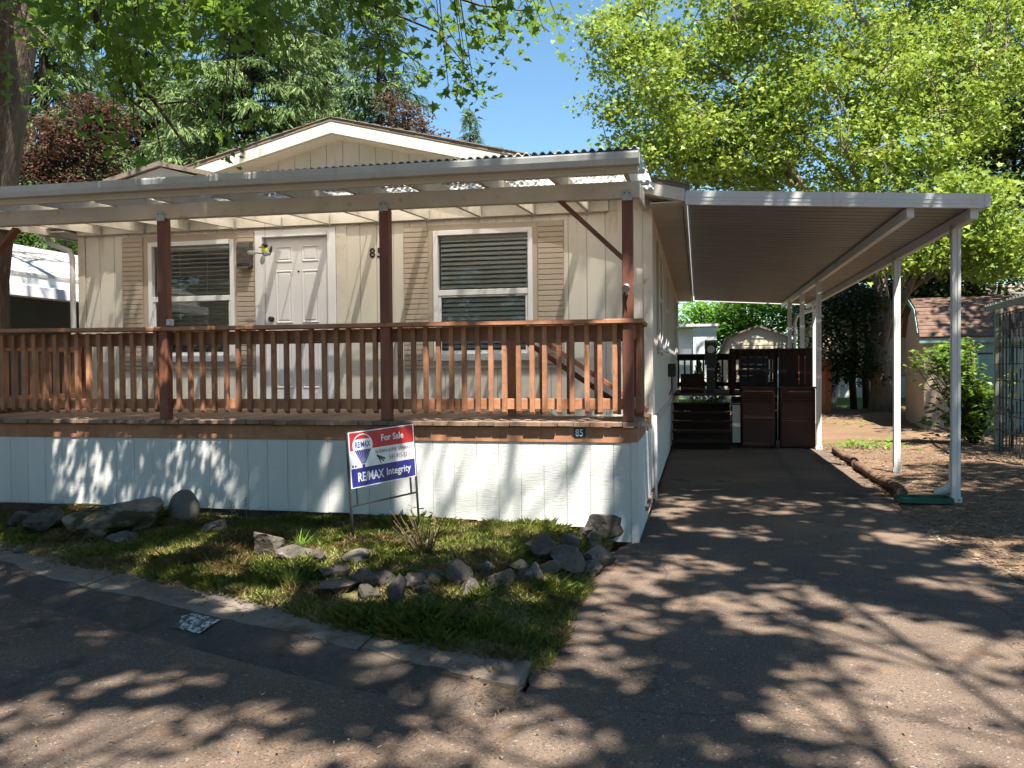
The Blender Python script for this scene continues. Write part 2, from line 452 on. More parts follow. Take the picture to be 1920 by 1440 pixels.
# ------------------------------------------------------------------ setting
def gline(a, b, n): return [a + (b - a) * i / n for i in range(n + 1)]
xs = gline(-300, -20, 8)[:-1] + gline(-20, 20, 60) + gline(20, 300, 8)[1:]
ys = gline(-300, -10, 8)[:-1] + gline(-10, 60, 80) + gline(60, 600, 8)[1:]
mb = MB()
for x in xs:
    for y in ys: mb.v.append((x, y, -.10 + slope(y) + (.03 * fbm(x, y, .3) if 16 < y < 60 else 0)))
n = len(ys)
for i in range(len(xs) - 1):
    for j in range(n - 1):
        k = i * n + j
        mb.f.append((k, k + n, k + n + 1, k + 1)); mb.sm.append(True)
mb.build('ground', M['dirt'], fix=False)['kind'] = 'structure'

KP = [(-16, 9.6), (-10, 7.3), (-6.6, 5.99), (-5.15, 5.44), (-4.33, 5.03), (-3.32, 4.65), (-2.32, 4.27), (-1.765, 4.07), (-1.14, 3.84), (-.76, 3.72)]
GP = [(-16, 10.4), (-10, 7.85), (-6.6, 6.4), (-5.62, 5.94), (-4.25, 5.40), (-2.88, 4.93), (-1.97, 4.45), (-.9, 4.07), (-.79, 4.06)]
ke = Vector((.9344, -.3562)); kn = Vector((-.3562, -.9344)); K0 = Vector((-.76, 3.72))
def st(s, l): p = K0 + ke * s + kn * l; return (p.x, p.y)
strip('street', [st(-60, .05), st(-6, .05), st(-3, .04), st(0, .04), st(3, .0), st(8, 0), st(60, 0)], [st(-60, 9), st(-6, 9), st(-3, 9), st(0, 9), st(3, 9), st(8, 9), st(60, 9)],
      160, 60, lambda x, y, u, v: -.066 + .05 * math.sin(math.pi * v) + .006 * fbm(x, y, 1.3), M['asphalt'])
DL = [(-1.0, 3.3), (-.80, 3.68), (-.77, 4.2), (-.83, 5.33), (-.75, 6.5), (-.57, 7.2), (-.47, 8.6), (-.47, 12), (-.47, 17.0)]
DR = [(4.9, .9), (4.0, 2.2), (2.9, 4.2), (2.4, 5.3), (2.16, 6.38), (2.07, 7.5), (2.05, 8.6), (2.2, 12), (2.25, 17.0)]
def dz(x, y, u, v):
    e = min(v, 1 - v) * 3.0
    base = interp([0, .06, .125, .25], [-.085, -.045, -.018, 0], u)
    return base + .005 * fbm(x, y, 1.2) - .02 * max(0, 1 - e / .12)
strip('driveway', DL, DR, 160, 40, dz, M['drive'], jit=.05)
def yz(x, y, u, v):
    return -.012 + .05 * min(1, v * 8) + .05 * fbm(x, y, .7) * min(1, v * 6) + .012 * fbm(x, y, 5) + slope(y)
strip('yard', [(4.7, .7), (3.95, 2.2), (2.85, 4.2), (2.36, 5.3), (2.13, 6.38), (2.04, 7.5), (2.02, 8.6), (2.17, 12), (2.22, 17), (-.4, 17.1), (-.4, 26)],
      [(16, -4), (16, 1), (16, 4.2), (16, 5.3), (16, 6.38), (16, 7.5), (16, 8.6), (16, 12), (16, 17), (16, 19), (16, 26)], 150, 100, yz, M['yard'])
strip('back_lawn', [(-14, 25.4), (16, 25.4)], [(-14, 48), (16, 48)], 40, 40, lambda x, y, u, v: .0 + slope(y) + .03 * fbm(x, y, .6), M['lawn'])

def bedz(x, y):
    f = interp([p[0] for p in GP], [p[1] for p in GP], x)
    d = max(0.0, y - f)
    t = min(1.0, d / 1.4)
    r = min(1.0, max(0.0, (-.78 - x) / .5))
    r = r * r * (3 - 2 * r)
    h = (.022 + .085 * t * t * (3 - 2 * t)) * r + .03 * fbm(x, y, 1.5) * min(1, d * 3) * r + .012 * fbm(x, y, 7) * r
    return h - (.03 if d < .02 else 0)
NB = 180
xsb = [lerp(-15, -.72, i / NB) for i in range(NB + 1)]
strip('garden_bed', [(x, interp([p[0] for p in GP], [p[1] for p in GP], x) - .015) for x in xsb], [(x, max(7.4, interp([p[0] for p in GP], [p[1] for p in GP], x) + 1.4)) for x in xsb],
      NB, 40, lambda x, y, u, v: bedz(x, y), M['moss'])

# kerb: rolled asphalt edge
mb = MB()
prof = [(-.10, -.05), (-.09, .004), (-.03, .016), (.05, .008), (.13, -.024), (.22, -.056), (.28, -.085)]
kpts = []
for i in range(121):
    kpts.append(poly_at(KP, i / 120))
for i, p in enumerate(kpts):
    q = kpts[min(i + 1, 120)] - kpts[max(i - 1, 0)]
    q.normalize(); nn = Vector((q.y, -q.x))
    if nn.y > 0: nn = -nn
    for j, (l, z) in enumerate(prof):
        w = p + nn * (l + .012 * fbm(p.x, p.y, 2.5, j))
        mb.v.append((w.x, w.y, z + .012 * fbm(p.x, p.y, 3, 4 + j) * (1 if j not in (0, 6) else 0) - .055 * max(0, (i - 104) / 16) ** 1.5))
m_ = len(prof)
for i in range(120):
    for j in range(m_ - 1):
        k = i * m_ + j
        mb.f.append((k, k + 1, k + m_ + 1, k + m_)); mb.sm.append(True)
kb = mb.build('kerb', M['kerb'], fix=False); kb['kind'] = 'structure'
# painted patch on the kerb, laid 4 mm above it
mb = MB()
a, b = 76.0, 82.0
for i in range(9):
    u = (71.9 + i * .40) / 120
    p = poly_at(KP, u); q = (poly_at(KP, u + .01) - poly_at(KP, u - .01)).normalized(); nn = Vector((q.y, -q.x))
    if nn.y > 0: nn = -nn
    for l, z in [(.0, .020), (.04, .016), (.09, .0), (.145, -.025)]:
        w = p + nn * (l + .012 * fbm(p.x, p.y, 2.5, 3) + .03 * fbm(i * .7, l * 9, 2.0, 5)) + q * .05 * fbm(i * .3, l * 14, 3.0, 2); mb.v.append((w.x, w.y, z + .004 + .012 * fbm(p.x, p.y, 3, 7)))
for i in range(8):
    for j in range(3):
        k = i * 4 + j
        mb.f.append((k, k + 1, k + 5, k + 4)); mb.sm.append(True)
link('painted_mark', mb.mesh('painted_mark', M['paint'], fix=False), kb)

# concrete path: worn slabs
path = thing('concrete_path', 'worn concrete strip between grass bed and black kerb', 'path')
del path['category']; path['kind'] = 'structure'
cuts = [-15, -12.6, -10.4, -8.6, -7.0, -5.5, -4.05, -2.62, -1.72, -.80]
for i in range(len(cuts) - 1):
    x0, x1 = cuts[i] + .006, cuts[i + 1] - .006
    mb = MB(); nn = 8; rows = []
    dz_ = random.uniform(-.004, .006)
    for k in range(nn + 1):
        x = lerp(x0, x1, k / nn)
        y0 = interp([p[0] for p in KP], [p[1] for p in KP], x) + .045
        y1 = interp([p[0] for p in GP], [p[1] for p in GP], x) + .05
        rows.append([(x, y0, -.05), (x, y0, .010 + dz_), (x, (y0 + y1) / 2, .016 + dz_), (x, y1, .012 + dz_), (x, y1, -.05)])
    for r_ in rows: mb.v += r_
    for k in range(nn):
        for j in range(4):
            q = k * 5 + j
            mb.f.append((q, q + 5, q + 6, q + 1)); mb.sm.append(False)
    mb.f.append((0, 1, 2, 3, 4)); mb.sm.append(False)
    q = nn * 5
    mb.f.append((q + 4, q + 3, q + 2, q + 1, q)); mb.sm.append(False)
    mb.build('slab', M['concrete'], path)

# ------------------------------------------------------------------ house
YW = 9.40                      # front wall plane
XL, XR = -7.63, -.49
YB = 22.6
house = thing('manufactured_house', 'cream manufactured house with white front door and tan shuttered windows', 'house', ((XL + XR) / 2, YW, 0))
PK, EV = -4.07, .245           # ridge x and roof slope
def roofz(x, ridge=4.30): return ridge - abs(x - PK) * EV
WL = (-6.640, -5.470, 1.595, 3.045)
WR = (-2.958, -1.800, 1.575, 3.035)
DO = (-5.13, -4.23, 1.03, 3.075)
PL = (-7.01, -5.20, 1.51, 3.125)
PR = (-3.315, -1.45, 1.49, 3.10)
holes = [WL, WR, DO]
# wall backing
mb = MB()
def wallrects(x0, x1, z0, z1, hs):
    xs_ = sorted({x0, x1} | {e for h in hs for e in h[:2] if x0 < e < x1})
    out = []
    for a, b in zip(xs_, xs_[1:]):
        cs = sorted([h for h in hs if h[0] < (a + b) / 2 < h[1]], key=lambda h: h[2])
        z = z0
        for h in cs:
            if h[2] > z + 1e-4: out.append((a, b, z, h[2]))
            z = max(z, h[3])
        if z < z1 - 1e-4: out.append((a, b, z, z1))
    return out
for a, b, z0, z1 in wallrects(XL + .01, XR - .012, .15, 3.30, holes):
    mb.box(a, b, YW + .012, YW + .12, z0, z1)
mb.prism([(XL + .01, 3.30), (XR - .012, 3.30), (XR - .012, roofz(XR) - .12), (PK, roofz(PK) - .12), (XL + .01, roofz(XL) - .12)], 'y', YW + .012, YW + .12)
mb.build('wall', M['cream'], house)
# side and back walls
mb = MB()
mb.box(XL, XL + .1, YW + .13, YB, .0, 3.28)
mb.box(XL + .11, XR - .11, YB - .1, YB, .0, 3.9)
mb.box(XL + .11, XR - .11, YW + .13, YB - .11, .86, .96)
mb.box(XL + .11, XR - .11, YW + .9, YW + 1.0, .97, 3.27)
mb.build('rear_wall', M['cream'], house)
mb = MB()
k = 0; y = YW + .0
yy = YW + .001
while yy < YB:
    y2 = min(yy + .2, YB)
    mb.box(XR - .10, XR, yy + .003, y2 - .003, .0, 3.28)
    yy = y2
mb.box(XR - .11, XR - .012, YW + .13, YB, .01, 3.27)
sw = mb.build('side_wall', M['cream'], house)
sw['label'] = 'shaded side wall of vertical grooved siding under the carport'
mb = MB(); mb.box(XR, XR + .018, YW + .1, YB, .80, .90, .003); mb.build('belly_band', M['fascia'], house)
# siding boards: grooved vertical boards, cut round openings
bw = .2035
nb = int(round((XR - XL - .18) / bw))
openz = [(PL[0], PL[1], PL[2], PL[3]), (PR[0], PR[1], PR[2], PR[3]), (-5.20, -4.15, .9, 3.14)]
bx0 = XL + .09
for i in range(nb):
    a = bx0 + i * (XR - XL - .18) / nb + .003; b = bx0 + (i + 1) * (XR - XL - .18) / nb - .003
    zt = min(roofz(a), roofz(b)) - .10
    segs = []
    for (p, q, z0, z1) in wallrects(a, b, .15, 3.18, openz):
        if q - p > .012: segs.append((p, q, z0, z1))
    for (p, q, z0, z1) in segs:
        MB().box(p, q, YW, YW + .0115, z0, z1, .0025).build('siding_board', M['cream'], house)
    mb = MB()
    za, zb = roofz(a) - .10, roofz(b) - .10
    poly = [(a, 3.1815), (b, 3.1815), (b, zb), (a, za)]
    if a < PK < b: poly = [(a, 3.1815), (b, 3.1815), (b, zb), (PK, roofz(PK) - .10), (a, za)]
    mb.prism(poly, 'y', YW, YW + .0115)
    mb.build('gable_board', M['cream'], house)
for (a, b) in ((XL - .012, XL + .085), (XR - .085, XR + .012)):
    mb = MB(); mb.box(a, b, YW - .016, YW + .10, .02 if a > -2 else .15, 3.27, .004)
    mb.build('corner_trim', M['creamtrim'], house)
mb = MB(); mb.box(-4.15, -4.02, YW - .014, YW - .001, 1.0, 3.165, .003); mb.build('vertical_batten', M['creamtrim'], house)

# windows
def window(W, light, name):
    x0, x1, z0, z1 = W
    zm = z0 + (z1 - z0) * .515
    w = MB().box(x0 - .004, x1 + .004, YW - .045, YW - .031, z0 - .025, z0 - .002, .003).build('window', M['white'], house)
    w['label'] = name
    t = .055
    for nme, (a, b, c, d) in (('frame_jamb', (x0, x0 + t, z0, z1)), ('frame_jamb', (x1 - t, x1, z0, z1)), ('frame_head', (x0 + t, x1 - t, z1 - t, z1)), ('frame_sill', (x0 + t, x1 - t, z0, z0 + t))):
        MB().box(a, b, YW - .03, YW + .06, c, d, .004).build(nme, M['white'], w)
    MB().box(x0 + t, x1 - t, YW - .018, YW + .03, zm - .032, zm + .032, .004).build('meeting_rail', M['white'], w)
    for a, b in ((x0 + t, x0 + t + .032), (x1 - t - .032, x1 - t)):
        MB().box(a, b, YW - .008, YW + .03, z0 + t, zm - .032, .003).build('sash_stile', M['white'], w)
    MB().box(x0 + t + .032, x1 - t - .032, YW - .008, YW + .03, z0 + t, z0 + t + .035, .003).build('sash_rail', M['white'], w)
    MB().box(x0 + t, x1 - t, YW + .034, YW + .038, zm + .033, z1 - t).build('pane', M['glass'], w)
    MB().box(x0 + t + .032, x1 - t - .032, YW + .010, YW + .014, z0 + t + .036, zm - .033).build('pane', M['glass'], w)
    # venetian blind
    ns = 25
    me = MB()
    tilt = R(-46) if light else R(6)
    wd = .026
    ax, ay, az = Vector((1, 0, 0)), Vector((0, math.cos(tilt), -math.sin(tilt))), Vector((0, math.sin(tilt), math.cos(tilt)))
    me.obox(Vector((0, 0, 0)), ax, ay, az, (x1 - x0) / 2 - t - .012, wd, .0014)
    sm = me.mesh('blind_slat', M['blind'])
    top_, bot_ = z1 - t - .05, z0 + t + .03
    for i in range(ns):
        z = lerp(top_, bot_, i / (ns - 1))
        o = link('blind_slat', sm, w, ((x0 + x1) / 2, YW + .070, z))
        if not light and 10 <= i <= 14 : o.rotation_euler = (0, R([1.0, 2.5, 4, 4.5, 3][i - 10]), 0)
    MB().box(x0 + t + .01, x1 - t - .01, YW + .045, YW + .095, z1 - t - .035, z1 - t - .002).build('blind_headrail', M['blind'], w)
    for fx in (.34, .66, .07, .93):
        X = lerp(x0, x1, fx)
        MB().tube([(X, YW + .042, bot_), (X, YW + .042, top_)], .0022, 5).build('blind_cord', M['blind'], w)
window(WL, False, 'dark window mirroring trees with bent blind slats')
window(WR, True, 'window with open pale venetian blinds')
# tan panels with shutters
def shutter_panel(P, W, xs_in):
    x0, x1, z0, z1 = P
    for (a, b, c, d) in wallrects(x0, x1, z0, z1, [(W[0] - .001, W[1] + .001, W[2] - .001, W[3] + .001)]):
        MB().box(a, b, YW - .006, YW + .0115, c, d).build('tan_panel', M['tan'], house)
    for (a, b) in ((x0, xs_in[0]), (xs_in[1], x1)):
        s_ = MB().box(a + .008, b - .008, YW - .012, YW - .0065, z0 + .005, z1 - .005).build('shutter', M['tan'], house)
        n_ = 27; p = (z1 - z0 - .02) / n_
        me = MB().box(-(b - a) / 2 + .004, (b - a) / 2 - .004, -.011, .0, .003, p - .005, .003).mesh('shutter_slat', M['tan'])
        for i in range(n_): link('shutter_slat', me, s_, ((a + b) / 2, YW - .0125, z0 + .01 + i * p))
    MB().box(x0, x1, YW - .03, YW - .0001, z0 - .03, z0 - .001, .003).build('panel_sill', M['tan'], house)
shutter_panel(PL, WL, (-6.71, -5.435))
shutter_panel(PR, WR, (-3.017, -1.743))

# front door
dr = MB().box(DO[0] + .035, DO[1] - .035, YW + .05, YW + .09, DO[2], DO[3] - .03).build('front_door', M['doorwhite'], house)
dr['label'] = 'white six panel front door'
fy = YW + .05
dx0, dx1 = DO[0] + .035, DO[1] - .035
for (a, b) in ((dx0 + .135, dx0 + .355), (dx1 - .355, dx1 - .135)):
    for (c, d) in ((2.75, 2.945), (2.02, 2.655), (1.24, 1.92)):
        mb = MB()           # raised panel: sunken moulding ring with a raised field
        rings = [(0, 0.0), (.012, -.010), (.030, .004), (.045, -.006)]
        for ins, dy in rings:
            mb.v += [(a + ins, fy + .0 + dy - .001, c + ins), (b - ins, fy + dy - .001, c + ins), (b - ins, fy + dy - .001, d - ins), (a + ins, fy + dy - .001, d - ins)]
        for i in range(3):
            for k in range(4):
                mb.f.append((i * 4 + k, i * 4 + (k + 1) % 4, i * 4 + 4 + (k + 1) % 4, i * 4 + 4 + k)); mb.sm.append(False)
        mb.f.append((12, 13, 14, 15)); mb.sm.append(False)
        mb.build('door_panel', M['doorwhite'], dr)
def disc_y(c, r, t, n=16):
    mb = MB(); mb.tube([(c[0], c[1], c[2]), (c[0], c[1] - t, c[2])], r, n); return mb
mb = disc_y((-5.012, fy, 2.075), .030, .012)
mb.tube([(-5.012, fy - .01, 2.075), (-5.012, fy - .03, 2.075), (-5.012, fy - .045, 2.075), (-5.012, fy - .06, 2.075)], [.012, .024, .032, .02], 16)
mb.build('door_knob', M['black'], dr)
disc_y((-4.66, fy, 2.637), .012, .006).build('peephole', M['black'], dr)
for (a, b, c, d) in ((-5.195, DO[0] + .03, .99, 3.135), (DO[1] - .03, -4.155, .99, 3.135), (DO[0] + .03, DO[1] - .03, DO[3] - .025, 3.135)):
    MB().box(a, b, YW - .022, YW + .06, c, d, .004).build('door_casing', M['white'], house)
MB().box(-5.19, -4.16, YW - .03, YW + .05, .985, 1.028, .004).build('door_threshold', M['metal'], house)

# roof: rake boards, shingles, eaves
YO = 9.10
for sx, xe in ((-1, -8.0), (1, -.128)):
    mb = MB()
    za, zb = 4.287, 4.287 - abs(xe - PK) * EV * 1.005
    mb.prism([(PK, za - .13), (PK, za), (xe, zb), (xe, zb - .13)], 'y', YO, YO + .035)
    mb.build('rake_board', M['creamtrim'], house)
    mb = MB()
    e2 = xe + sx * .03
    z2 = 4.287 - abs(e2 - PK) * EV * 1.005
    mb.prism([(PK, za + .004), (PK, za + .042), (e2, z2 + .042), (e2, z2 + .004)], 'y', YO - .006, YB + .3)
    rf = mb.build('roof_slope', M['shingle'], house)
    # shingle courses proud along the rake edge
    L_ = abs(e2 - PK); nco = 28
    for i in range(nco):
        xa = PK + sx * L_ * i / nco; xb = PK + sx * (L_ * (i + 1) / nco + .02)
        z_a = 4.287 - abs(xa - PK) * EV * 1.005 + .0425; z_b = 4.287 - abs(xb - PK) * EV * 1.005 + .0425
        jt = random.uniform(0, .012)
        MB().prism([(xa, z_a + .002), (xb, z_b + .002), (xb, z_b + .014 + jt), (xa, z_a + .005)], 'y', YO - .014 - jt * .5, YB + .3).build('shingle', M['shingle'], rf)
    mb = MB()
    mb.box(min(XL if sx < 0 else XR, xe - sx * .03), max(XL if sx < 0 else XR, xe - sx * .03), YO + .04, YB + .25, zb - .135, zb - .12)
    mb.build('soffit', M['fascia'], house)
    mb = MB(); mb.box(xe - .02, xe + .02, YO + .036, YB + .28, zb - .15, zb - .002); mb.build('eave_fascia', M['fascia'], house)
    mb = MB(); mb.prism([(PK, za - .14), (PK, za - .13), (xe, zb - .13), (xe, zb - .14)], 'y', YO + .036, YW + .01); mb.build('rake_soffit', M['creamtrim'], house)
# small cross gable on the left of the roof
mb = MB()
mb.prism([(-6.86, 3.70), (-6.19, 3.865), (-5.58, 3.70), (-5.58, 3.4), (-6.86, 3.4)], 'y', 9.02, 9.06); mb.build('small_gable', M['creamtrim'], house)
for xa, xb in ((-6.95, -6.19), (-6.19, -5.5)):
    mb = MB(); zz = lambda x: 3.93 - abs(x + 6.19) * .235
    mb.prism([(xa, zz(xa) - .055), (xb, zz(xb) - .055), (xb, zz(xb)), (xa, zz(xa))], 'y', 8.97, 10.6); mb.build('small_gable_roof', M['shingle'], house)
# left downpipe
mb = MB(); mb.tube([(-8.02, 9.25, 3.22), (-7.98, 9.3, 3.08), (-7.72, 9.34, 2.98), (-7.69, 9.345, 2.9), (-7.69, 9.345, .3)], .035, 8); mb.build('downpipe', M['white'], house)
# side windows on the carport wall
for (y0, y1, z0, z1) in ((10.9, 11.7, 1.7, 2.95), (13.2, 14.2, 1.75, 2.95), (19.0, 20.2, 1.75, 2.95)):
    w = MB().box(XR + .002, XR + .035, y0 - .03, y1 + .03, z0 - .05, z0 - .02).build('side_window', M['white'], house)
    for a, b, c, d in ((y0, y0 + .05, z0, z1), (y1 - .05, y1, z0, z1), (y0 + .05, y1 - .05, z0, z0 + .05), (y0 + .05, y1 - .05, z1 - .05, z1), (y0 + .05, y1 - .05, (z0 + z1) / 2 - .02, (z0 + z1) / 2 + .02)):
        MB().box(XR + .002, XR + .03, a, b, c, d, .003).build('frame', M['white'], w)
    MB().box(XR + .004, XR + .010, y0 + .05, y1 - .05, z0 + .05, z1 - .05).build('pane', pm('dark_glass', (.02, .022, .025), rough=.05, spec=.6), w)
for (y0, y1) in ((10.55, 10.87), (11.73, 12.05)):
    s_ = MB().box(XR + .002, XR + .018, y0, y1, 1.62, 3.0).build('side_shutter', M['tan'], house)
mb = MB(); mb.box(XR + .002, XR + .13, 14.45, 14.62, 1.30, 1.52, .01); mb.build('meter_box', M['black'], house)
mb = MB(); mb.tube([(XR + .06, 14.53, 1.3), (XR + .06, 14.53, 1.1), (XR + .02, 14.5, 1.0)], .012, 6); mb.build('meter_cable', M['black'], house)
mb = MB(); mb.tube([(XR + .02, 9.6, .14), (XR + .02, 9.6, .02)], .012, 6).box(XR + .001, XR + .05, 9.57, 9.66, .14, .19, .006); mb.build('hose_tap', M['black'], house)
mb = MB(); mb.tube([(XR + .03, 9.405, .93), (XR + .035, 9.40, .5), (XR + .03, 9.41, .02)], .022, 6); mb.build('corner_conduit', M['white'], house)
# ------------------------------------------------------------------ lettering
def text_mesh(s, width, height, mat, offset=0.0, extrude=.0004, shear=0.0):
    """text as flat mesh in the XZ plane (facing -Y), lower left at the origin, scaled to width x height"""
    cu = bpy.data.curves.new('lettering', 'FONT')
    cu.body = s; cu.offset = offset; cu.extrude = 0.0; cu.shear = shear; cu.resolution_u = 3
    o = bpy.data.objects.new('tmp', cu); COL.objects.link(o)
    dg = bpy.context.evaluated_depsgraph_get(); dg.update()
    me = bpy.data.meshes.new_from_object(o.evaluated_get(dg))
    bpy.data.objects.remove(o); bpy.data.curves.remove(cu)
    co = np.zeros(len(me.vertices) * 3); me.vertices.foreach_get('co', co); co = co.reshape(-1, 3)
    mn, mx = co.min(0), co.max(0)
    k = np.array([width, height]) / np.maximum(mx - mn, 1e-6)[:2]
    out = np.zeros_like(co)
    out[:, 0] = (co[:, 0] - mn[0]) * k[0]; out[:, 2] = (co[:, 1] - mn[1]) * k[1]; out[:, 1] = -extrude
    me.vertices.foreach_set('co', out.ravel()); me.update()
    me.materials.clear(); me.materials.append(mat)
    return me

M['numwhite'] = pm('number_white', (.75, .76, .78), rough=.5)
M['numplate'] = pm('number_plate_navy', (.012, .018, .035), rough=.4, spec=.4)

# ------------------------------------------------------------------ porch
YD = 7.136; ZD = 1.0
PX0 = -7.62
porch = thing('front_porch', 'redwood porch with slatted railing, white skirting and corrugated roof', 'porch', ((PX0 - .49) / 2, YD, 0))
# floor planks, ends to the front
npl = 52; pw = (-.478 - PX0) / npl
STX = -1.70                                                  # stair opening starts here
me = MB().box(-pw / 2 + .0025, pw / 2 - .0025, YD - .03, YW - .03, ZD - .038, ZD, .003).mesh('floor_plank', M['plank'])
me2 = MB().box(-pw / 2 + .0025, pw / 2 - .0025, YD - .03, 8.02, ZD - .038, ZD, .003).mesh('floor_plank', M['plank'])
for i in range(npl):
    x = PX0 + (i + .5) * pw
    o = link('floor_plank', me if x < STX else me2, porch, (x, random.uniform(-.007, .007), random.uniform(-.002, .002)))
MB().box(PX0, -.492, YD + .012, YD + .05, ZD - .175, ZD - .045, .003).build('fascia_board', M['red'], porch)
MB().box(-.531, -.493, YD + .052, YW - .05, ZD - .175, ZD - .045, .003).build('fascia_board', M['red'], porch)
for x in np.arange(PX0 + .3, -.6, .6):
    MB().box(x, x + .038, YD + .06, (YW - .04) if x < STX - .1 else 8.0, ZD - .18, ZD - .04).build('joist', M['plank'], porch)
# skirting boards
nsk = 36; sw_ = (-.497 - PX0) / nsk
for i in range(nsk):
    x0 = PX0 + i * sw_; x1 = x0 + sw_
    xm = (x0 + x1) / 2
    zb = interp([-8, -6.7, -5, -3.1, -2.2, -1.3, -.95, -.93, -.5], [.19, .184, .175, .165, .15, .12, .11, .0, -.01], xm) + random.uniform(-.004, .004)
    MB().box(x0 + .0013, x1 - .0013, YD + .022, YD + .034, zb, .832 + random.uniform(-.001, .001), .002).build('skirting_board', M['skirt'], porch)
MB().box(PX0, -.505, YD + .0345, YD + .05, .17, .83).build('skirting_backing', M['skirt'], porch)
MB().box(PX0, -1.0, YD + .04, YD + .13, .0, .168).build('sill_timber', pm('rotted_timber', (.055, .04, .03), (.10, .06, .04), 8, rough=.95, bump=.8, bscale=30), porch)
for i in range(9):
    y0 = YD + .036 + i * .245
    MB().box(-.499, -.487, y0 + .002, min(y0 + .243, YW - .02), -.01, .832, .002).build('skirting_board', M['skirt'], porch)
MB().box(-.545, -.483, YD + .008, YD + .0215, -.012, .83, .002).build('skirting_corner', M['skirt'], porch)

# posts (with brackets)
post_x = [-7.13, -4.927, -2.712, -.570]
def beamz(x): return interp([-8, -.4], [2.905, 2.865], x)
for i, x in enumerate(post_x):
    zt = beamz(x)
    p = MB().box(x - .045, x + .045, YD + .024, YD + .114, ZD + .001, zt - .001, .005).build('post', M['redpost'], porch)
    mb = MB()
    n_ = 7
    pl = [(x - .043, zt - .02), (x + .043, zt - .02), (x + .043, zt + .035)] + [(x + .043 * math.cos(t), zt + .035 + .035 * math.sin(t)) for t in np.linspace(0.25, math.pi - .25, n_)] + [(x - .043, zt + .035)]
    mb.prism(pl, 'y', YD + .016, YD + .021)
    br = mb.build('post_bracket', M['metal'], p)
    mb = MB()
    for bx_ in (-.02, .02): mb.tube([(x + bx_, YD + .012, zt + .04), (x + bx_, YD + .017, zt + .04)], .006, 8)
    mb.build('bracket_bolt', M['black'], p)
mb = MB().box(-4.885, -4.855, YD + .02, YD + .1, 1.885, 1.945, .003); mb.build('post_angle_plate', M['metal'], porch)
# diagonal brace
a = onY(1048, 375, YD + .07); b = onY(1172, 488, YD + .07)
MB().beam((a.x - .02, YD + .07, a.z + .02), (b.x + .03, YD + .07, b.z - .03), .038, .085, (0, 1, 0), .004).build('corner_brace', M['redpost'], porch)
MB().beam((-7.10, YD + .07, 2.35), (-6.55, YD + .07, 2.87), .038, .085, (0, 1, 0), .004).build('corner_brace', M['redpost'], porch)
# railing
RT = 1.865
MB().beam((PX0 - .02, YD + .075, RT + .008), (-4.93, YD + .075, RT - .012), .155, .038, ch=.005).build('rail_cap', M['red'], porch)
MB().beam((-4.926, YD + .075, RT - .012), (-2.45, YD + .075, RT - .016), .15, .038, ch=.005).build('rail_cap', M['red'], porch)
MB().beam((-2.446, YD + .075, RT - .016), (-.44, YD + .075, RT - .022), .15, .038, ch=.005).build('rail_cap', M['red'], porch)
for (xa, xb) in zip([PX0] + post_x, post_x):
    if xb - xa < .3 or xa == PX0 and xb > -7: continue
for (xa, xb) in ((PX0, -.53),):
    MB().box(xa, xb, YD + .116, YD + .152, 1.70, 1.823, .003).build('upper_rail', M['red'], porch)
    MB().box(xa, xb, YD + .116, YD + .152, 1.10, 1.192, .003).build('lower_rail', M['red'], porch)
bal = MB()
bal.prism([(YD + .075, 1.085), (YD + .1155, 1.062), (YD + .1155, 1.828), (YD + .075, 1.828)], 'x', -.0195, .0195)
bme = bal.mesh('baluster', M['red'])
for xa, xb, n_ in ((-7.13, -4.927, 17), (-4.927, -2.712, 17), (-2.712, -.57, 17)):
    for i in range(1, n_ + 1):
        x = lerp(xa, xb, i / (n_ + 1)) + random.uniform(-.006, .006)
        o = link('baluster', bme, porch, (x, 0, random.uniform(-.006, .006)))
        o.rotation_euler = (0, 0, 0)
for x in (-7.5, -7.38, -7.26): link('baluster', bme, porch, (x, 0, 0))
# end rails (left end and right end)
for X, sgn in ((PX0 + .03, 1), (-.54, -1)):
    ye = YW - .05 if sgn == 1 else 8.0
    MB().box(X - .018, X + .018, YD + .16, ye, 1.70, 1.823, .003).build('upper_rail', M['red'], porch)
    MB().box(X - .018, X + .018, YD + .16, ye, 1.10, 1.192, .003).build('lower_rail', M['red'], porch)
    MB().box(X - .07, X + .085, YD + .155, ye, RT - .035, RT + .002, .004).build('rail_cap', M['red'], porch)
    MB().box(X - .045, X + .045, ye + .002, ye + .044 if sgn == 1 else ye + .09, ZD, 1.83, .004).build('end_post', M['redpost'], porch)
    y = YD + .28
    while y < ye - .05:
        MB().box(X + (-.06 if sgn == 1 else .019), X + (-.021 if sgn == 1 else .058), y - .02, y + .02, 1.07, 1.828).build('baluster', M['red'], porch)
        y += .13
# stair opening with newel, inner rail and falling handrails
MB().box(-1.785, -1.695, 7.97, 8.06, ZD - .02, 1.765, .004).build('newel_post', M['red'], porch)
MB().box(-1.69, -.59, 8.0, 8.036, 1.70, 1.76, .003).build('stair_guard_rail', M['red'], porch)
for x in (-1.45, -1.19, -.93, -.72):
    MB().box(x - .019, x + .019, 7.96, 7.998, 1.02, 1.76).build('baluster', M['red'], porch)
for dy, dzz in ((8.35, .02), (9.1, .08)):
    MB().beam((-1.70, dy, 1.72 + dzz), (-.52, dy, .92 + dzz), .035, .05, ch=.004).build('stair_handrail', M['redpost'], porch)
for i in range(5):
    MB().box(-1.66 + i * .235, -1.40 + i * .235, 8.06, YW - .05, ZD - .17 * (i + 1) - .04, ZD - .17 * (i + 1), .004).build('stair_tread', M['plank'], porch)
MB().box(STX + .003, STX + .04, 8.07, YW - .04, ZD - .3, ZD + .004).build('stair_trimmer', M['plank'], porch)
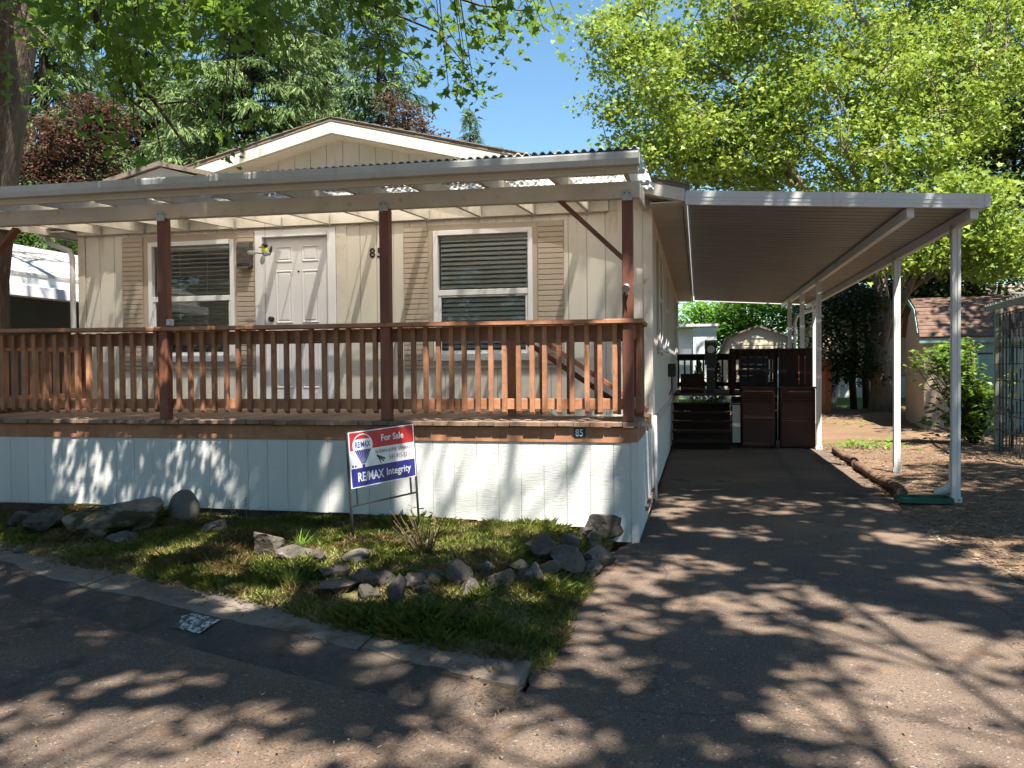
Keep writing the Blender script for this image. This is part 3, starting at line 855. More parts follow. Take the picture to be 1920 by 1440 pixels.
MB().beam((-.52, 7.6, .97), (-.40, 7.6, .93), .05, .03).build('side_catch', M['metal'], porch)
# roof: ledger, beam, rafters, fascia, gutter, corrugated sheet
GX0, GX1 = -8.0, -.452
MB().box(-7.62, -.95, YW - .06, YW - .017, 3.165, 3.30, .003).build('ledger', M['creamtrim'], porch)
MB().beam((-8.0, YD + .069, beamz(-8) + .0695), (-.468, YD + .069, beamz(-.468) + .0695), .085, .138, ch=.004).build('beam', M['creamtrim'], porch)
def shz(x): return interp([-8, -3.6, -.45], [3.150, 3.150, 3.170], x)   # sheet height at the front edge
def fz(x): return interp([-8, -.4], [.03, -.005], x)          # front edge rises a little to the left
for i, x in enumerate(np.arange(-7.9, -.5, .61)):
    z0 = 3.0 + fz(x)
    mb = MB()
    mb.prism([(6.775, z0 + .045), (6.95, z0 + .008), (YW - .062, 3.165), (YW - .062, 3.30), (6.775, shz(x) - .015)], 'x', x, x + .04)
    r_ = mb.build('rafter', M['creamtrim'], porch)
    if x > -7.6: MB().box(x - .004, x + .044, YW - .10, YW - .0625, 3.15, 3.26).build('joist_hanger', M['metal'], r_)
for y, dzz in ((7.9, 0), (8.6, 0)):
    zc = lerp(3.157, 3.30, (y - 6.775) / (YW - 6.837)) + .02
    MB().box(-7.95, -.47, y, y + .07, zc, zc + .035).build('purlin', M['creamtrim'], porch)
mb = MB(); mb.beam((GX0, 6.756, 3.045 + fz(GX0)), (GX1, 6.756, 3.045 + fz(GX1)), .035, .13, ch=.003); mb.build('roof_fascia', M['fascia'], porch)
# gutter: open K profile
mb = MB()
gp = [(6.736, 3.030), (6.735, 3.125), (6.731, 3.125), (6.731, 3.034), (6.66, 3.034), (6.640, 3.075), (6.632, 3.12), (6.618, 3.122), (6.618, 3.110), (6.628, 3.07), (6.650, 3.028)]
n_ = len(gp); N_ = 40
for i in range(N_ + 1):
    x = lerp(GX0, GX1 + .012, i / N_); wob = .004 * fbm(x, 3, .8)
    mb.v += [(x, y + wob, z + fz(x) + wob) for y, z in gp]
for i in range(N_):
    for k in range(n_):
        mb.f.append((i * n_ + k, i * n_ + (k + 1) % n_, (i + 1) * n_ + (k + 1) % n_, (i + 1) * n_ + k)); mb.sm.append(False)
g_ = mb.build('gutter', M['gutter'], porch)
MB().prism([(6.735, 3.03), (6.735, 3.125), (6.62, 3.122), (6.65, 3.03)], 'x', GX1 + .0125, GX1 + .016).build('gutter_end_cap', M['gutter'], g_)
MB().box(-4.02, -3.98, 6.612, 6.617, 3.075, 3.14).build('gutter_joint', M['gutter'], g_)
# corrugated sheets, each its own panel
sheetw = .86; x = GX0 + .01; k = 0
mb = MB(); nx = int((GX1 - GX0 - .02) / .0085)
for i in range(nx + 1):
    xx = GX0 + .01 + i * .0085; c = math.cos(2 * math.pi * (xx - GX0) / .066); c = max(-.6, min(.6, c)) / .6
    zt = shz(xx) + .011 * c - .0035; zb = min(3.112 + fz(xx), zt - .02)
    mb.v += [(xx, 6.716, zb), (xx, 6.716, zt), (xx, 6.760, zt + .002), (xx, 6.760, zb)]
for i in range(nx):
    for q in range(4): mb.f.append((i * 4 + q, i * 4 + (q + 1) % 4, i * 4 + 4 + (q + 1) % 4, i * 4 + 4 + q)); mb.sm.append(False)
mb.build('hollow_shade_strip', M['black'], porch)  # black strip added for the shade in the hollows under the sheet edge
while x < GX1 - .02:
    x1 = min(x + sheetw, GX1 + .0)
    mb = MB(); nx = int((x1 + .02 - x) / .0085); ny = 5
    for j in range(ny + 1):
        y = lerp(6.705, YW - .02, j / ny)
        for i in range(nx + 1):
            xx = x + i * .0085
            ph = (xx - GX0) / .066
            c = math.cos(2 * math.pi * ph); c = max(-.6, min(.6, c)) / .6
            mb.v.append((xx, y, lerp(shz(xx), 3.345, j / ny) + .011 * c + .0015 * (k % 2)))
    for j in range(ny):
        for i in range(nx):
            q = j * (nx + 1) + i
            mb.f.append((q, q + 1, q + nx + 2, q + nx + 1)); mb.sm.append(False)
    mb.build('corrugated_sheet', M['sheet'], porch, fix=False)
    x = x1; k += 1

# number plate, wall numbers
npz = onY(1076, 828, YD + .012); npt = onY(1098, 808, YD + .012)
pl = MB(); pl.box(npz.x, npt.x, YD + .007, YD + .0115, .868, .952, .001)
plate = pl.top('number_plate', M['numplate'], (npz.x, YD + .01, .868))
tag(plate, 'small navy plate with white 85 on the porch fascia', 'number plate')
t = link('numeral', text_mesh('85', .066, .060, M['numwhite'], .01), plate, (npz.x + .014, YD + .006, .880))
num = thing('house_numerals', 'black 85 fixed to the wall beside the door, half behind post', 'house number', (-3.735, YW - .001, 2.762))
for i, ch in enumerate('85'):
    me_ = text_mesh(ch, .068, .112, M['black'], .012)
    mb = MB()
    o = link('numeral', me_, num, (-3.735 + i * .092, YW - .008, 2.762))
    md = o.modifiers.new('thick', 'SOLIDIFY'); md.thickness = .006; md.offset = -1
# mailbox
mb = MB()
pr_ = [(YW - .006, 2.70), (YW - .006, 3.0), (YW - .07, 3.005), (YW - .105, 2.985), (YW - .12, 2.93), (YW - .12, 2.74), (YW - .11, 2.70)]
mb.prism(pr_, 'x', -5.385, -5.215)
mbx = mb.top('wall_mailbox', M['mailbox'], (-5.30, YW - .06, 2.70))
tag(mbx, 'dark hammered metal box on the wall left of the door', 'mailbox')
md = mbx.modifiers.new('b', 'BEVEL'); md.width = .008; md.segments = 2
MB().prism([(YW - .135, 2.672), (YW - .128, 2.70), (YW - .006, 2.698), (YW - .006, 2.690), (YW - .12, 2.688)], 'x', -5.38, -5.22).build('lip', M['mailbox'], mbx)
# hanging bird whirligig
M['yel'] = pm('yellow_green_enamel', (.50, .52, .05), rough=.4); M['wing'] = pm('grey_plastic_wing', (.20, .24, .23), (.30, .34, .33), 30, rough=.35, spec=.5)
M['beak'] = pm('orange_beak', (.5, .2, .04), rough=.5)
by = 9.10
bird = thing('bird_whirligig', 'yellow and black bird spinner hanging in front of the door', 'ornament', (-4.90, by, 2.80))
def ell(c, r, n=10, m=8, ax=None):
    mb = MB(); c = Vector(c)
    for i in range(m + 1):
        t = math.pi * i / m
        for k in range(n):
            p = 2 * math.pi * k / n
            v = Vector((r[0] * math.sin(t) * math.cos(p), r[1] * math.sin(t) * math.sin(p), r[2] * math.cos(t)))
            if ax: v = ax @ v
            mb.v.append(tuple(c + v))
    for i in range(m):
        for k in range(n):
            mb.f.append((i * n + k, i * n + (k + 1) % n, (i + 1) * n + (k + 1) % n, (i + 1) * n + k)); mb.sm.append(True)
    return mb
ell((-4.905, by, 2.835), (.045, .03, .055), ax=Matrix.Rotation(R(-25), 3, 'Y')).build('body', M['yel'], bird)
ell((-4.925, by, 2.895), (.036, .028, .033)).build('face', M['yel'], bird)
ell((-4.913, by + .002, 2.907), (.040, .031, .030)).build('cap', M['black'], bird)
mb = MB(); mb.tube([(-4.955, by, 2.89), (-4.995, by, 2.892)], [.012, .002], 8); mb.build('beak', M['beak'], bird)
ell((-4.838, by, 2.845), (.018, .012, .06), ax=Matrix.Rotation(R(15), 3, 'Y')).build('tail', M['black'], bird)
for cx, cz, rx, rz, an in ((-5.055, 2.822, .058, .028, 8), (-4.868, 2.808, .055, .026, 5), (-4.915, 2.735, .03, .055, 12)):
    ell((cx, by - .045, cz), (rx, .005, rz), ax=Matrix.Rotation(R(an), 3, 'Y')).build('wing_blade', M['wing'], bird)
mb = MB(); mb.tube([(-5.0, by - .045, 2.82), (-4.9, by - .045, 2.805), (-4.905, by - .02, 2.80), (-4.91, by - .045, 2.79)], .006, 6); mb.build('spinner_arm', M['black'], bird)
mb = MB(); mb.tube([(-4.905, by, 2.92), (-4.905, by, 3.19)], .002, 5); mb.build('hanging_wire', M['black'], bird)
# porch light on the right post
sp = thing('post_spotlight', 'small silver lamp head clipped to the right porch post', 'spotlight', (-.568, YD, 2.05))
mb = MB(); mb.tube([(-.572, YD + .022, 2.13), (-.572, YD - .02, 2.13), (-.575, YD - .05, 2.12), (-.578, YD - .075, 2.105)], [.014, .022, .03, .034], 12); mb.build('lamp_head', M['metal'], sp)
mb = MB(); mb.tube([(-.572, YD + .022, 2.07), (-.572, YD - .012, 2.06), (-.574, YD - .025, 2.09), (-.573, YD - .02, 2.13)], .011, 8); mb.build('swivel_arm', M['metal'], sp)
mb = MB(); mb.tube([(-.576, YD + .02, 2.05), (-.585, YD + .018, 2.0), (-.578, YD + .018, 1.93)], .004, 5); mb.build('cord', M['black'], sp)

# ------------------------------------------------------------------ for sale sign
M['sgred'] = pm('sign_red', (.50, .028, .032), (.46, .025, .03), 2, rough=.4, spec=.4)
M['sgblue'] = pm('sign_blue', (.022, .022, .20), (.02, .02, .17), 2, rough=.4, spec=.4)
M['sgwhite'] = pm('sign_white', (.74, .76, .80), (.70, .72, .77), 2, rough=.4, spec=.4)
M['sgtext'] = pm('sign_maroon_ink', (.30, .07, .09), rough=.5)
M['sggrey'] = pm('sign_grey_ink', (.07, .08, .09), rough=.5)
cBL = atD(657.8, 917.8, 6.62); cTL = atD(654.2, 810.6, 6.62); cTR = atD(775.6, 795.2, 7.17); cBR = atD(779.4, 892.2, 7.17)
ux = ((cBR - cBL) + (cTR - cTL)) / 2; SWd = ux.length; ux.normalize()
uz = ((cTL - cBL) + (cTR - cBR)) / 2; SHt = uz.length; uz = (uz - ux * uz.dot(ux)).normalized()
uy = uz.cross(ux)                        # away from the viewer
cc = (cBL + cBR + cTL + cTR) / 4
S0 = cc - ux * SWd / 2 - uz * SHt / 2
gL = bedz(cBL.x, cBL.y); 
sign = thing('for_sale_sign', 'red white and blue For Sale sign on black frame in the grass', 'sign', (cBL.x, cBL.y, gL))
SM = Matrix((ux, uy, uz)).transposed().to_4x4()
SM.translation = S0
def sp_(u, w, d=0.0): return S0 + ux * u + uz * w + uy * d
def sbox(name, u0, u1, w0, w1, d0, d1, mat, parent):
    mb = MB(); mb.obox(sp_((u0 + u1) / 2, (w0 + w1) / 2, (d0 + d1) / 2), ux, uy, uz, (u1 - u0) / 2, (d1 - d0) / 2, (w1 - w0) / 2)
    return mb.build(name, mat, parent)
def spoly(name, pts, d, mat, parent):
    mb = MB(); mb.add([sp_(u, w, d) for u, w in pts], [tuple(range(len(pts)))]); return mb.build(name, mat, parent, fix=False)
def stext(s, u, w, wd, ht, mat, off=0.0, parent=None, shear=0, d=-.0035):
    me_ = text_mesh(s, wd, ht, mat, off, 0, shear)
    me_.transform(Matrix.Translation(Vector((u, d, w)))); me_.transform(SM)
    return link('lettering', me_, parent)
board = sbox('board', 0, SWd, 0, SHt, 0, .006, M['sgwhite'], sign)
bd = .008
sbox('red_band', bd, SWd - bd, SHt * .665, SHt - bd, -.0012, -.0004, M['sgred'], board)
sbox('blue_band', bd, SWd - bd, bd, SHt * .345, -.0012, -.0004, M['sgblue'], board)
stext('For Sale', SWd * .475, SHt * .765, SWd * .35, SHt * .125, M['sgwhite'], .025, board)
stext('SUSAN JUNE SPARKS', SWd * .375, SHt * .535, SWd * .555, SHt * .085, M['sgtext'], .0, board)
stext('541-915-5310', SWd * .585, SHt * .41, SWd * .345, SHt * .085, M['sgtext'], .0, board)
stext('RE/MAX', SWd * .10, SHt * .10, SWd * .385, SHt * .165, M['sgwhite'], .02, board)
stext('Integrity', SWd * .53, SHt * .085, SWd * .385, SHt * .175, M['sgwhite'], .015, board)
# balloon emblem
bu, bwid = SWd * .195, SWd * .14
def bal_outline(k=1.0):
    P = []
    for t in np.linspace(-25, 205, 26): P.append((bu + k * bwid * math.cos(R(t)), SHt * .745 + k * SHt * .195 * math.sin(R(t))))
    P += [(bu - bwid * .22 * k, SHt * .42), (bu + bwid * .22 * k, SHt * .42)]
    return P
spoly('balloon_outline', bal_outline(1.06), -.0016, M['sgwhite'], board)
def clip(P, w, above):
    out = []
    for i in range(len(P)):
        a, b = P[i], P[(i + 1) % len(P)]
        ia, ib = (a[1] >= w) == above, (b[1] >= w) == above
        if ia: out.append(a)
        if ia != ib:
            t = (w - a[1]) / (b[1] - a[1]); out.append((lerp(a[0], b[0], t), w))
    return out
BO = bal_outline(.97)
spoly('balloon_red', clip(BO, SHt * .855, True), -.0022, M['sgred'], board)
spoly('balloon_white', clip(clip(BO, SHt * .855, False), SHt * .665, True), -.0022, M['sgwhite'], board)
spoly('balloon_blue', clip(BO, SHt * .665, False), -.0022, M['sgblue'], board)
for k in range(-3, 4):
    u0_ = bu + k * bwid * .24; u1_ = bu + k * bwid * .055
    spoly('balloon_rib', [(u0_ - .001, SHt * .66), (u0_ + .001, SHt * .66), (u1_ + .0008, SHt * .43), (u1_ - .0008, SHt * .43)], -.0026, M['sgwhite'], board)
stext('RE/MAX', bu - bwid * .80, SHt * .705, bwid * 1.6, SHt * .11, M['sgblue'], .02, board)
spoly('balloon_basket', [(bu - bwid * .12, SHt * .315), (bu + bwid * .12, SHt * .315), (bu + bwid * .16, SHt * .40), (bu - bwid * .16, SHt * .40)], -.0022, M['sgblue'], board)
# key drawing and small marks
for (a0, b0, a1, b1, wk) in ((.40, .515, .52, .44, .022), (.41, .50, .50, .40, .018), (.42, .49, .455, .37, .014), (.40, .53, .43, .47, .02)):
    p0 = Vector((a0 * SWd, b0 * SHt)); p1 = Vector((a1 * SWd, b1 * SHt)); q = (p1 - p0).normalized(); nn = Vector((-q.y, q.x)) * wk * SWd / 2
    spoly('key_mark', [p0 - nn, p1 - nn, p1 + nn, p0 + nn], -.0012, M['sggrey'], board)
for u in (.025, .065): spoly('small_mark', [(SWd * u, SHt * .365), (SWd * (u + .026), SHt * .365), (SWd * (u + .026), SHt * .405), (SWd * u, SHt * .405)], -.0012, M['sggrey'], board)
for u in (.25, .79):
    p = sp_(SWd * u, SHt * .965, -.004)
    mb = MB(); mb.tube([p + ux * .008 * math.cos(t) + uz * .008 * math.sin(t) for t in np.linspace(0, 6.28, 9)], .0025, 5); mb.build('grommet', pm('brass', (.5, .35, .1), rough=.3, metal=.8), board)
# black angle iron frame
def leg(u, zbot):
    a = sp_(u, SHt * .985, .012); b = sp_(u, 0, .012); k = (b.z - zbot) / (a.z - b.z)
    return a, b + (b - a) * k
for u, dd in ((-.008, 0), (SWd + .008, 0)):
    a, b = leg(u, bedz(sp_(u, 0).x, sp_(u, 0).y) - .02)
    MB().beam(a, b, .016, .012, uy).build('leg', M['black'], sign)
for u in (.085 * SWd, .915 * SWd):
    MB().beam(sp_(u, .02, .012), sp_(u, -SHt * .30, .012), .010, .012, uy).build('inner_strut', M['black'], sign)
MB().beam(sp_(0, -SHt * .315, .012), sp_(SWd, -SHt * .315, .012), .013, .016, uy).build('crossbar', M['black'], sign)
MB().beam(sp_(0, SHt + .006, .012), sp_(SWd, SHt + .006, .012), .010, .010, uy).build('top_bar', M['black'], sign)
# ------------------------------------------------------------------ carport
CX0, CX1 = -.105, 2.72
CY0, CY1 = 9.10, 22.3
carport = thing('carport', 'white aluminium carport roof on slim posts over the driveway', 'carport', ((CX0 + CX1) / 2, CY0, 0))
def cz(x): return lerp(3.151, 2.978, (x - CX0) / (CX1 - CX0))
cs = (cz(CX1) - cz(CX0)) / (CX1 - CX0)
npan = 65; pwid = (CY1 - CY0 - .06) / npan
sec = [(0, .0), (0, .045), (.008, .045), (.008, .012), (pwid * .5 - .02, .012), (pwid * .5 - .01, .022), (pwid * .5 + .01, .022), (pwid * .5 + .02, .012), (pwid - .03, .012), (pwid - .022, -.004), (pwid - .002, -.004), (pwid - .002, .0)]
mb = MB(); n_ = len(sec)
for X in (CX0 + .02, CX1 - .05):
    for (y, z) in sec: mb.v.append((X, y, cz(X) + .022 + z))
mb.f += [(k, (k + 1) % n_, n_ + (k + 1) % n_, n_ + k) for k in range(n_)]; mb.sm += [False] * n_
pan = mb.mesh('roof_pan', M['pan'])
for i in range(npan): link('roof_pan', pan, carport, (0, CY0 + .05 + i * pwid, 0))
mb = MB(); mb.prism([(CX0, cz(CX0)), (CX1, cz(CX1)), (CX1, cz(CX1) + .14), (CX0, cz(CX0) + .144)], 'y', CY0, CY0 + .04)
ff = mb.build('front_fascia', M['alu'], carport)
for f_ in (.28, .55):
    mb = MB(); mb.prism([(CX0 + .002, cz(CX0) + .144 * f_), (CX1 - .002, cz(CX1) + .14 * f_), (CX1 - .002, cz(CX1) + .14 * f_ + .006), (CX0 + .002, cz(CX0) + .144 * f_ + .006)], 'y', CY0 - .004, CY0 - .0005)
    mb.build('fascia_bead', M['alu'], ff)
mb = MB(); mb.prism([(CX0, cz(CX0)), (CX1, cz(CX1)), (CX1, cz(CX1) + .14), (CX0, cz(CX0) + .144)], 'y', CY1, CY1 + .04); mb.build('rear_fascia', M['alu'], carport)
MB().box(CX1 + .002, CX1 + .06, CY0 - .002, CY1 + .04, cz(CX1) + .01, cz(CX1) + .142, .004).build('side_gutter', M['alu'], carport)
MB().box(CX0 - .018, CX0 - .002, CY0 + .0, CY1, cz(CX0) + .0, cz(CX0) + .13).build('house_channel', M['alu'], carport)
MB().box(2.615, 2.685, CY0 + .06, CY1 - .02, 2.885, cz(2.65) + .014, .004).build('outer_beam', M['alu'], carport)
MB().box(2.035, 2.105, CY0 + .06, CY1 - .02, 2.925, cz(2.07) + .014, .004).build('inner_beam', M['alu'], carport)
for (x, y, zt) in ((2.65, 9.78, 2.884), (2.65, 12.5, 2.884), (2.07, 15.78, 2.924), (2.07, 18.2, 2.924), (2.07, 20.6, 2.924), (2.65, 20.9, 2.884)):
    mb = MB(); w = .041
    # post section with a groove on each face
    g = .012; d = .008
    sec_ = []
    for k in range(4):
        for (a, b) in ((-w, -w), (-g, -w), (-g + .003, -w + d), (g - .003, -w + d), (g, -w)):
            c_, s_ = [(1, 0), (0, 1), (-1, 0), (0, -1)][k]
            sec_.append((x + a * c_ - b * s_, y + a * s_ + b * c_))
    mb.prism(sec_, 'z', -.02 + slope(y), zt)
    p = mb.build('post', M['alu'], carport)
    for sx in (-1, 1):
        MB().box(x + sx * .047 - .002, x + sx * .047 + .002, y - .04, y + .04, zt - .12, zt + .05).build('post_plate', M['metal'], p)
        for zz in (zt - .08, zt + .03): MB().tube([(x + sx * .049, y, zz), (x + sx * .056, y, zz)], .007, 6).build('plate_bolt', M['metal'], p)
    MB().box(x - .055, x + .055, y - .052, y - .047, .0 + slope(y), .07 + slope(y)).build('post_foot', M['alu'], p)
    mb = MB(); mb.tube([(x + .02, y - .052, .04), (x + .02, y - .06, .04)], .008, 8); mb.build('foot_bolt', M['black'], p)
mb = MB(); mb.tube([(2.72, 20.4, 2.95), (2.6, 20.4, 2.75), (2.35, 20.4, 2.68), (2.2, 20.4, 2.6), (2.16, 20.4, 2.45), (2.16, 20.4, .3)], .04, 8); mb.build('downpipe', M['alu'], carport)

# ------------------------------------------------------------------ rear deck and what stands on it
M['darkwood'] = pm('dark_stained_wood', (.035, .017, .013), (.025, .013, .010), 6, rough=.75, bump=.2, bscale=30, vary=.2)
M['cab'] = pm('brown_resin', (.07, .03, .021), (.058, .026, .018), 3, rough=.6, spec=.3)
deck = thing('rear_deck', 'dark wooden side deck with steps and rail under the carport', 'deck', (.8, 16.3, 0))
for i in range(18):
    y = 16.33 + i * .165
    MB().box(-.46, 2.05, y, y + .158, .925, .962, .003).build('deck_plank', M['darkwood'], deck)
for i in range(5):
    MB().box(-.46, .58, 15.35 + i * .2, 15.35 + i * .2 + .23, .16 * (i + 1) - .035, .16 * (i + 1), .004).build('step_tread', M['darkwood'], deck)
    MB().box(-.45, .57, 15.53 + i * .2, 15.55 + i * .2, .16 * i, .16 * (i + 1) - .036).build('step_riser', M['darkwood'], deck)
for i in range(7): MB().box(.6, 2.04, 16.32, 16.34, .02 + i * .128, .14 + i * .128).build('skirt_board', M['darkwood'], deck)
for (x0, x1, y, z1) in ((.60, 2.03, 16.38, 1.79), (-.45, 2.03, 19.2, 1.75)):
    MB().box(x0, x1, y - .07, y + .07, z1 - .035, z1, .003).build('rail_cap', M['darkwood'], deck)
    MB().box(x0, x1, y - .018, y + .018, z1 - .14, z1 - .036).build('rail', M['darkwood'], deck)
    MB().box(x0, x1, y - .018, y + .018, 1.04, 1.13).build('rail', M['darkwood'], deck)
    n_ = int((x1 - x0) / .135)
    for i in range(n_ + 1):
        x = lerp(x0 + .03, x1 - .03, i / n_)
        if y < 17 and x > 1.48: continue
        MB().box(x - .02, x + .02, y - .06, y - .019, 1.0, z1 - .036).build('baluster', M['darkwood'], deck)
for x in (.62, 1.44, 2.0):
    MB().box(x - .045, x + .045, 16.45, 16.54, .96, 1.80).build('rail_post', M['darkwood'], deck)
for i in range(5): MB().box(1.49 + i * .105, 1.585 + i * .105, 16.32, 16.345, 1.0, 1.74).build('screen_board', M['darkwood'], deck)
def cabinet(x0, x1, label, spark):
    c = thing('storage_cabinet', label, 'cabinet', ((x0 + x1) / 2, 15.95, 0), 'brown storage cabinets by the deck')
    MB().box(x0, x1, 15.88, 16.28, .015, 1.06, .01).build('body', M['cab'], c)
    MB().box(x0 - .012, x1 + .012, 15.865, 16.29, 1.062, 1.095, .008).build('lid', M['cab'], c)
    MB().box(x0 + .02, x1 - .02, 15.862, 15.879, .05, .50, .006).build('lower_door', M['cab'], c)
    MB().box(x0 + .02, x1 - .02, 15.862, 15.879, .52, .80, .006).build('upper_door', M['cab'], c)
    for k in range(4):
        for (a, b) in ((x0 + .04, (x0 + x1) / 2 - .01), ((x0 + x1) / 2 + .01, x1 - .04)):
            MB().beam((a, 15.868, .845 + k * .055), (b, 15.868, .845 + k * .055), .03, .012, (0, -.7, .7)).build('louvre', M['cab'], c)
cabinet(.770, 1.345, 'brown louvred storage cabinet nearer the deck steps', False)
cabinet(1.432, 2.030, 'brown louvred storage cabinet next to the white carport post', True)
pn = MB(); pn.box(.605, .745, 15.93, 15.95, .09, .77, .004)
tag(pn.top('white_board', M['skirt'], (.675, 15.94, .09)), 'narrow white board leaning beside the dark deck steps', 'board')
br_ = thing('broom', 'thin pole of a broom standing between the brown cabinets', 'broom', (1.39, 15.9, 0))
mb = MB(); mb.tube([(1.385, 15.9, .1), (1.40, 15.95, 1.62)], .012, 6); mb.build('handle', M['metal'], br_)
mb = MB(); mb.box(1.35, 1.42, 15.84, 15.86, .0, .15, .005); mb.build('head', M['black'], br_)
gr = thing('barbecue_grill', 'black barbecue grill on the rear deck behind the rail', 'grill', (1.1, 18.0, .962))
mb = MB(); mb.prism([(17.75, 1.42), (18.25, 1.42), (18.25, 1.55), (18.17, 1.64), (18.0, 1.68), (17.83, 1.64), (17.75, 1.55)], 'x', .82, 1.38); mb.build('hood', M['black'], gr)
mb = MB(); mb.box(.80, 1.40, 17.74, 18.26, 1.28, 1.415, .01); mb.build('firebox', M['black'], gr)
mb = MB(); mb.box(.84, 1.36, 17.8, 18.2, 1.0, 1.275, .01); mb.build('cart', M['black'], gr)
for sx in (.6, 1.42): MB().box(sx, sx + .18, 17.8, 18.2, 1.36, 1.39, .005).build('side_shelf', M['black'], gr)
mb = MB(); mb.tube([(.9, 17.72, 1.50), (.9, 17.68, 1.50), (1.3, 17.68, 1.50), (1.3, 17.72, 1.50)], .012, 6); mb.build('handle', M['metal'], gr)
mp = thing('meter_pedestal', 'grey electric meter pedestal with round dial standing at the deck', 'meter', (.24, 17.0, .962))
M['mgrey'] = pm('meter_grey', (.08, .078, .074), rough=.6)
MB().box(.13, .35, 16.92, 17.08, 1.50, 1.98, .01).build('meter_box', M['mgrey'], mp)
MB().box(.16, .32, 16.94, 17.06, .963, 1.498, .008).build('column', M['mgrey'], mp)
disc_y((.245, 16.92, 1.80), .075, .05, 20).build('meter_dial', M['metal'], mp)
pb = thing('planter_box', 'dark wooden planter box on the deck by the house wall', 'planter', (-.1, 17.1, .962))
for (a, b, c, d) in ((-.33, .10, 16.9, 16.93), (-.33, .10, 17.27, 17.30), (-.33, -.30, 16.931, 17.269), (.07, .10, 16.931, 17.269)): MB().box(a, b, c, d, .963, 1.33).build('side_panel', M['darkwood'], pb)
MB().box(-.299, .069, 16.932, 17.268, 1.2, 1.29).build('soil', M['dirt'], pb)

# ------------------------------------------------------------------ sheds, neighbours, fence, bin
M['shedcream'] = pm('cream_shed_board', (.58, .52, .40), (.52, .46, .35), 3, rough=.8, vary=.04)
M['shedpink'] = pm('pinkish_tan_board', (.44, .34, .26), (.38, .29, .22), 3, (1, 1, .4), .8, bump=.2, bscale=30, vary=.05)
M['teal'] = pm('pale_teal_paint', (.20, .33, .29), (.17, .28, .25), 4, rough=.6, layers=[((.33, .40, .35), 14, (1, 1, .3), .6, .8)], vary=.04)
M['brshingle'] = pm('red_brown_shingle', (.15, .09, .064), (.11, .068, .05), 9, rough=.9, bump=.4, bscale=60, vary=.15)
gs = thing('gambrel_shed', 'cream barn shaped shed behind the rear deck', 'shed', (1.72, 26, slope(26)))
Yg = 26.0
gp_ = [(.66, 0.1), (.66, 1.82), (.90, 2.33), (1.72, 2.62), (2.54, 2.33), (2.78, 1.82), (2.78, 0.1)]
mb = MB(); mb.prism(gp_, 'y', Yg, Yg + 2.6); mb.build('wall', M['shedcream'], gs)
def offs(p, k):
    c = Vector((1.72, 1.4)); v = Vector(p) - c; return tuple(c + v * k)
for i in (1, 2, 3, 4):
    a, b = gp_[i], gp_[i + 1]
    mb = MB(); mb.prism([offs(a, 1.005), offs(b, 1.005), offs(b, 1.05), offs(a, 1.05)], 'y', Yg - .12, Yg + 2.7); mb.build('roof_panel', M['shingle'], gs)
MB().box(.95, 2.49, Yg - .04, Yg - .005, 2.10, 2.17).build('door_header', M['shedcream'], gs)
for a, b in ((.98, 1.705), (1.735, 2.46)):
    d = MB().box(a, b, Yg - .03, Yg - .004, .25, 2.095, .006).build('door', M['shedcream'], gs)
    for z in (1.15, 2.0): MB().box(a + .02, b - .02, Yg - .045, Yg - .031, z - .05, z + .05).build('door_batten', M['shedcream'], d)
MB().box(1.53, 1.91, Yg - .02, Yg - .003, 2.30, 2.38).build('gable_vent', M['fascia'], gs)
ws = thing('white_garden_shed', 'white flat fronted shed with lattice window seen past the house corner', 'shed', (.1, 30, slope(30)))
mb = MB(); mb.prism([(30, .2), (32.4, .2), (32.4, 2.6), (30, 2.85)], 'x', -.05, .62); mb.prism([(30.6, .2), (32.4, .2), (32.4, 2.6), (30.6, 2.79)], 'x', -1.3, -.052); mb.build('wall', M['white'], ws)
MB().box(-1.4, .72, 29.85, 32.5, 2.86, 2.94).build('roof', M['white'], ws)
MB().box(-.15, -.06, 30.0, 30.1, .3, 2.85).build('porch_post', M['white'], ws)
for i in range(16):
    x = -1.25 + i * .07
    for sgn in (1, -1):
        MB().beam((x, 30.1 + .012 * sgn, 1.55), (x + .55 * sgn, 30.1 + .012 * sgn, 2.10), .008, .03, (0, 1, 0)).build('lattice_strip', M['white'], ws)
wb = thing('wheelie_bin', 'dark grey wheeled bin with white lettering beyond the carport', 'bin', (3.9, 27.2, slope(27.2)))
M['bin'] = pm('grey_bin_plastic', (.045, .05, .055), (.055, .06, .065), 4, rough=.5, spec=.4)
mb = MB(); z0 = slope(27.2)
mb.add([(3.72, 27.0, z0 + .03), (4.06, 27.0, z0 + .03), (4.06, 27.4, z0 + .03), (3.72, 27.4, z0 + .03), (3.64, 26.94, z0 + .84), (4.14, 26.94, z0 + .84), (4.14, 27.46, z0 + .84), (3.64, 27.46, z0 + .84)],
       [(0, 3, 2, 1), (4, 5, 6, 7), (0, 1, 5, 4), (1, 2, 6, 5), (2, 3, 7, 6), (3, 0, 4, 7)])
mb.build('body', M['bin'], wb)
mb = MB(); mb.prism([(26.9, z0 + .842), (27.5, z0 + .842), (27.5, z0 + .89), (27.2, z0 + .93), (26.9, z0 + .89)], 'x', 3.61, 4.17); mb.build('lid', M['bin'], wb)
for x in (3.68, 4.06):
    mb = MB(); mb.tube([(x, 27.42, z0 + .1), (x + .04, 27.42, z0 + .1)], .1, 12); mb.build('wheel', M['black'], wb)
me_ = text_mesh('Sanipac', .26, .07, M['numwhite'], .02); me_.transform(Matrix.Rotation(R(5), 4, 'X')); link('lettering', me_, wb, (3.76, 26.955, z0 + .60))
nh = thing('distant_house', 'pale pinkish house wall with skirting beyond the big tree', 'house', (5.8, 31, slope(31)))
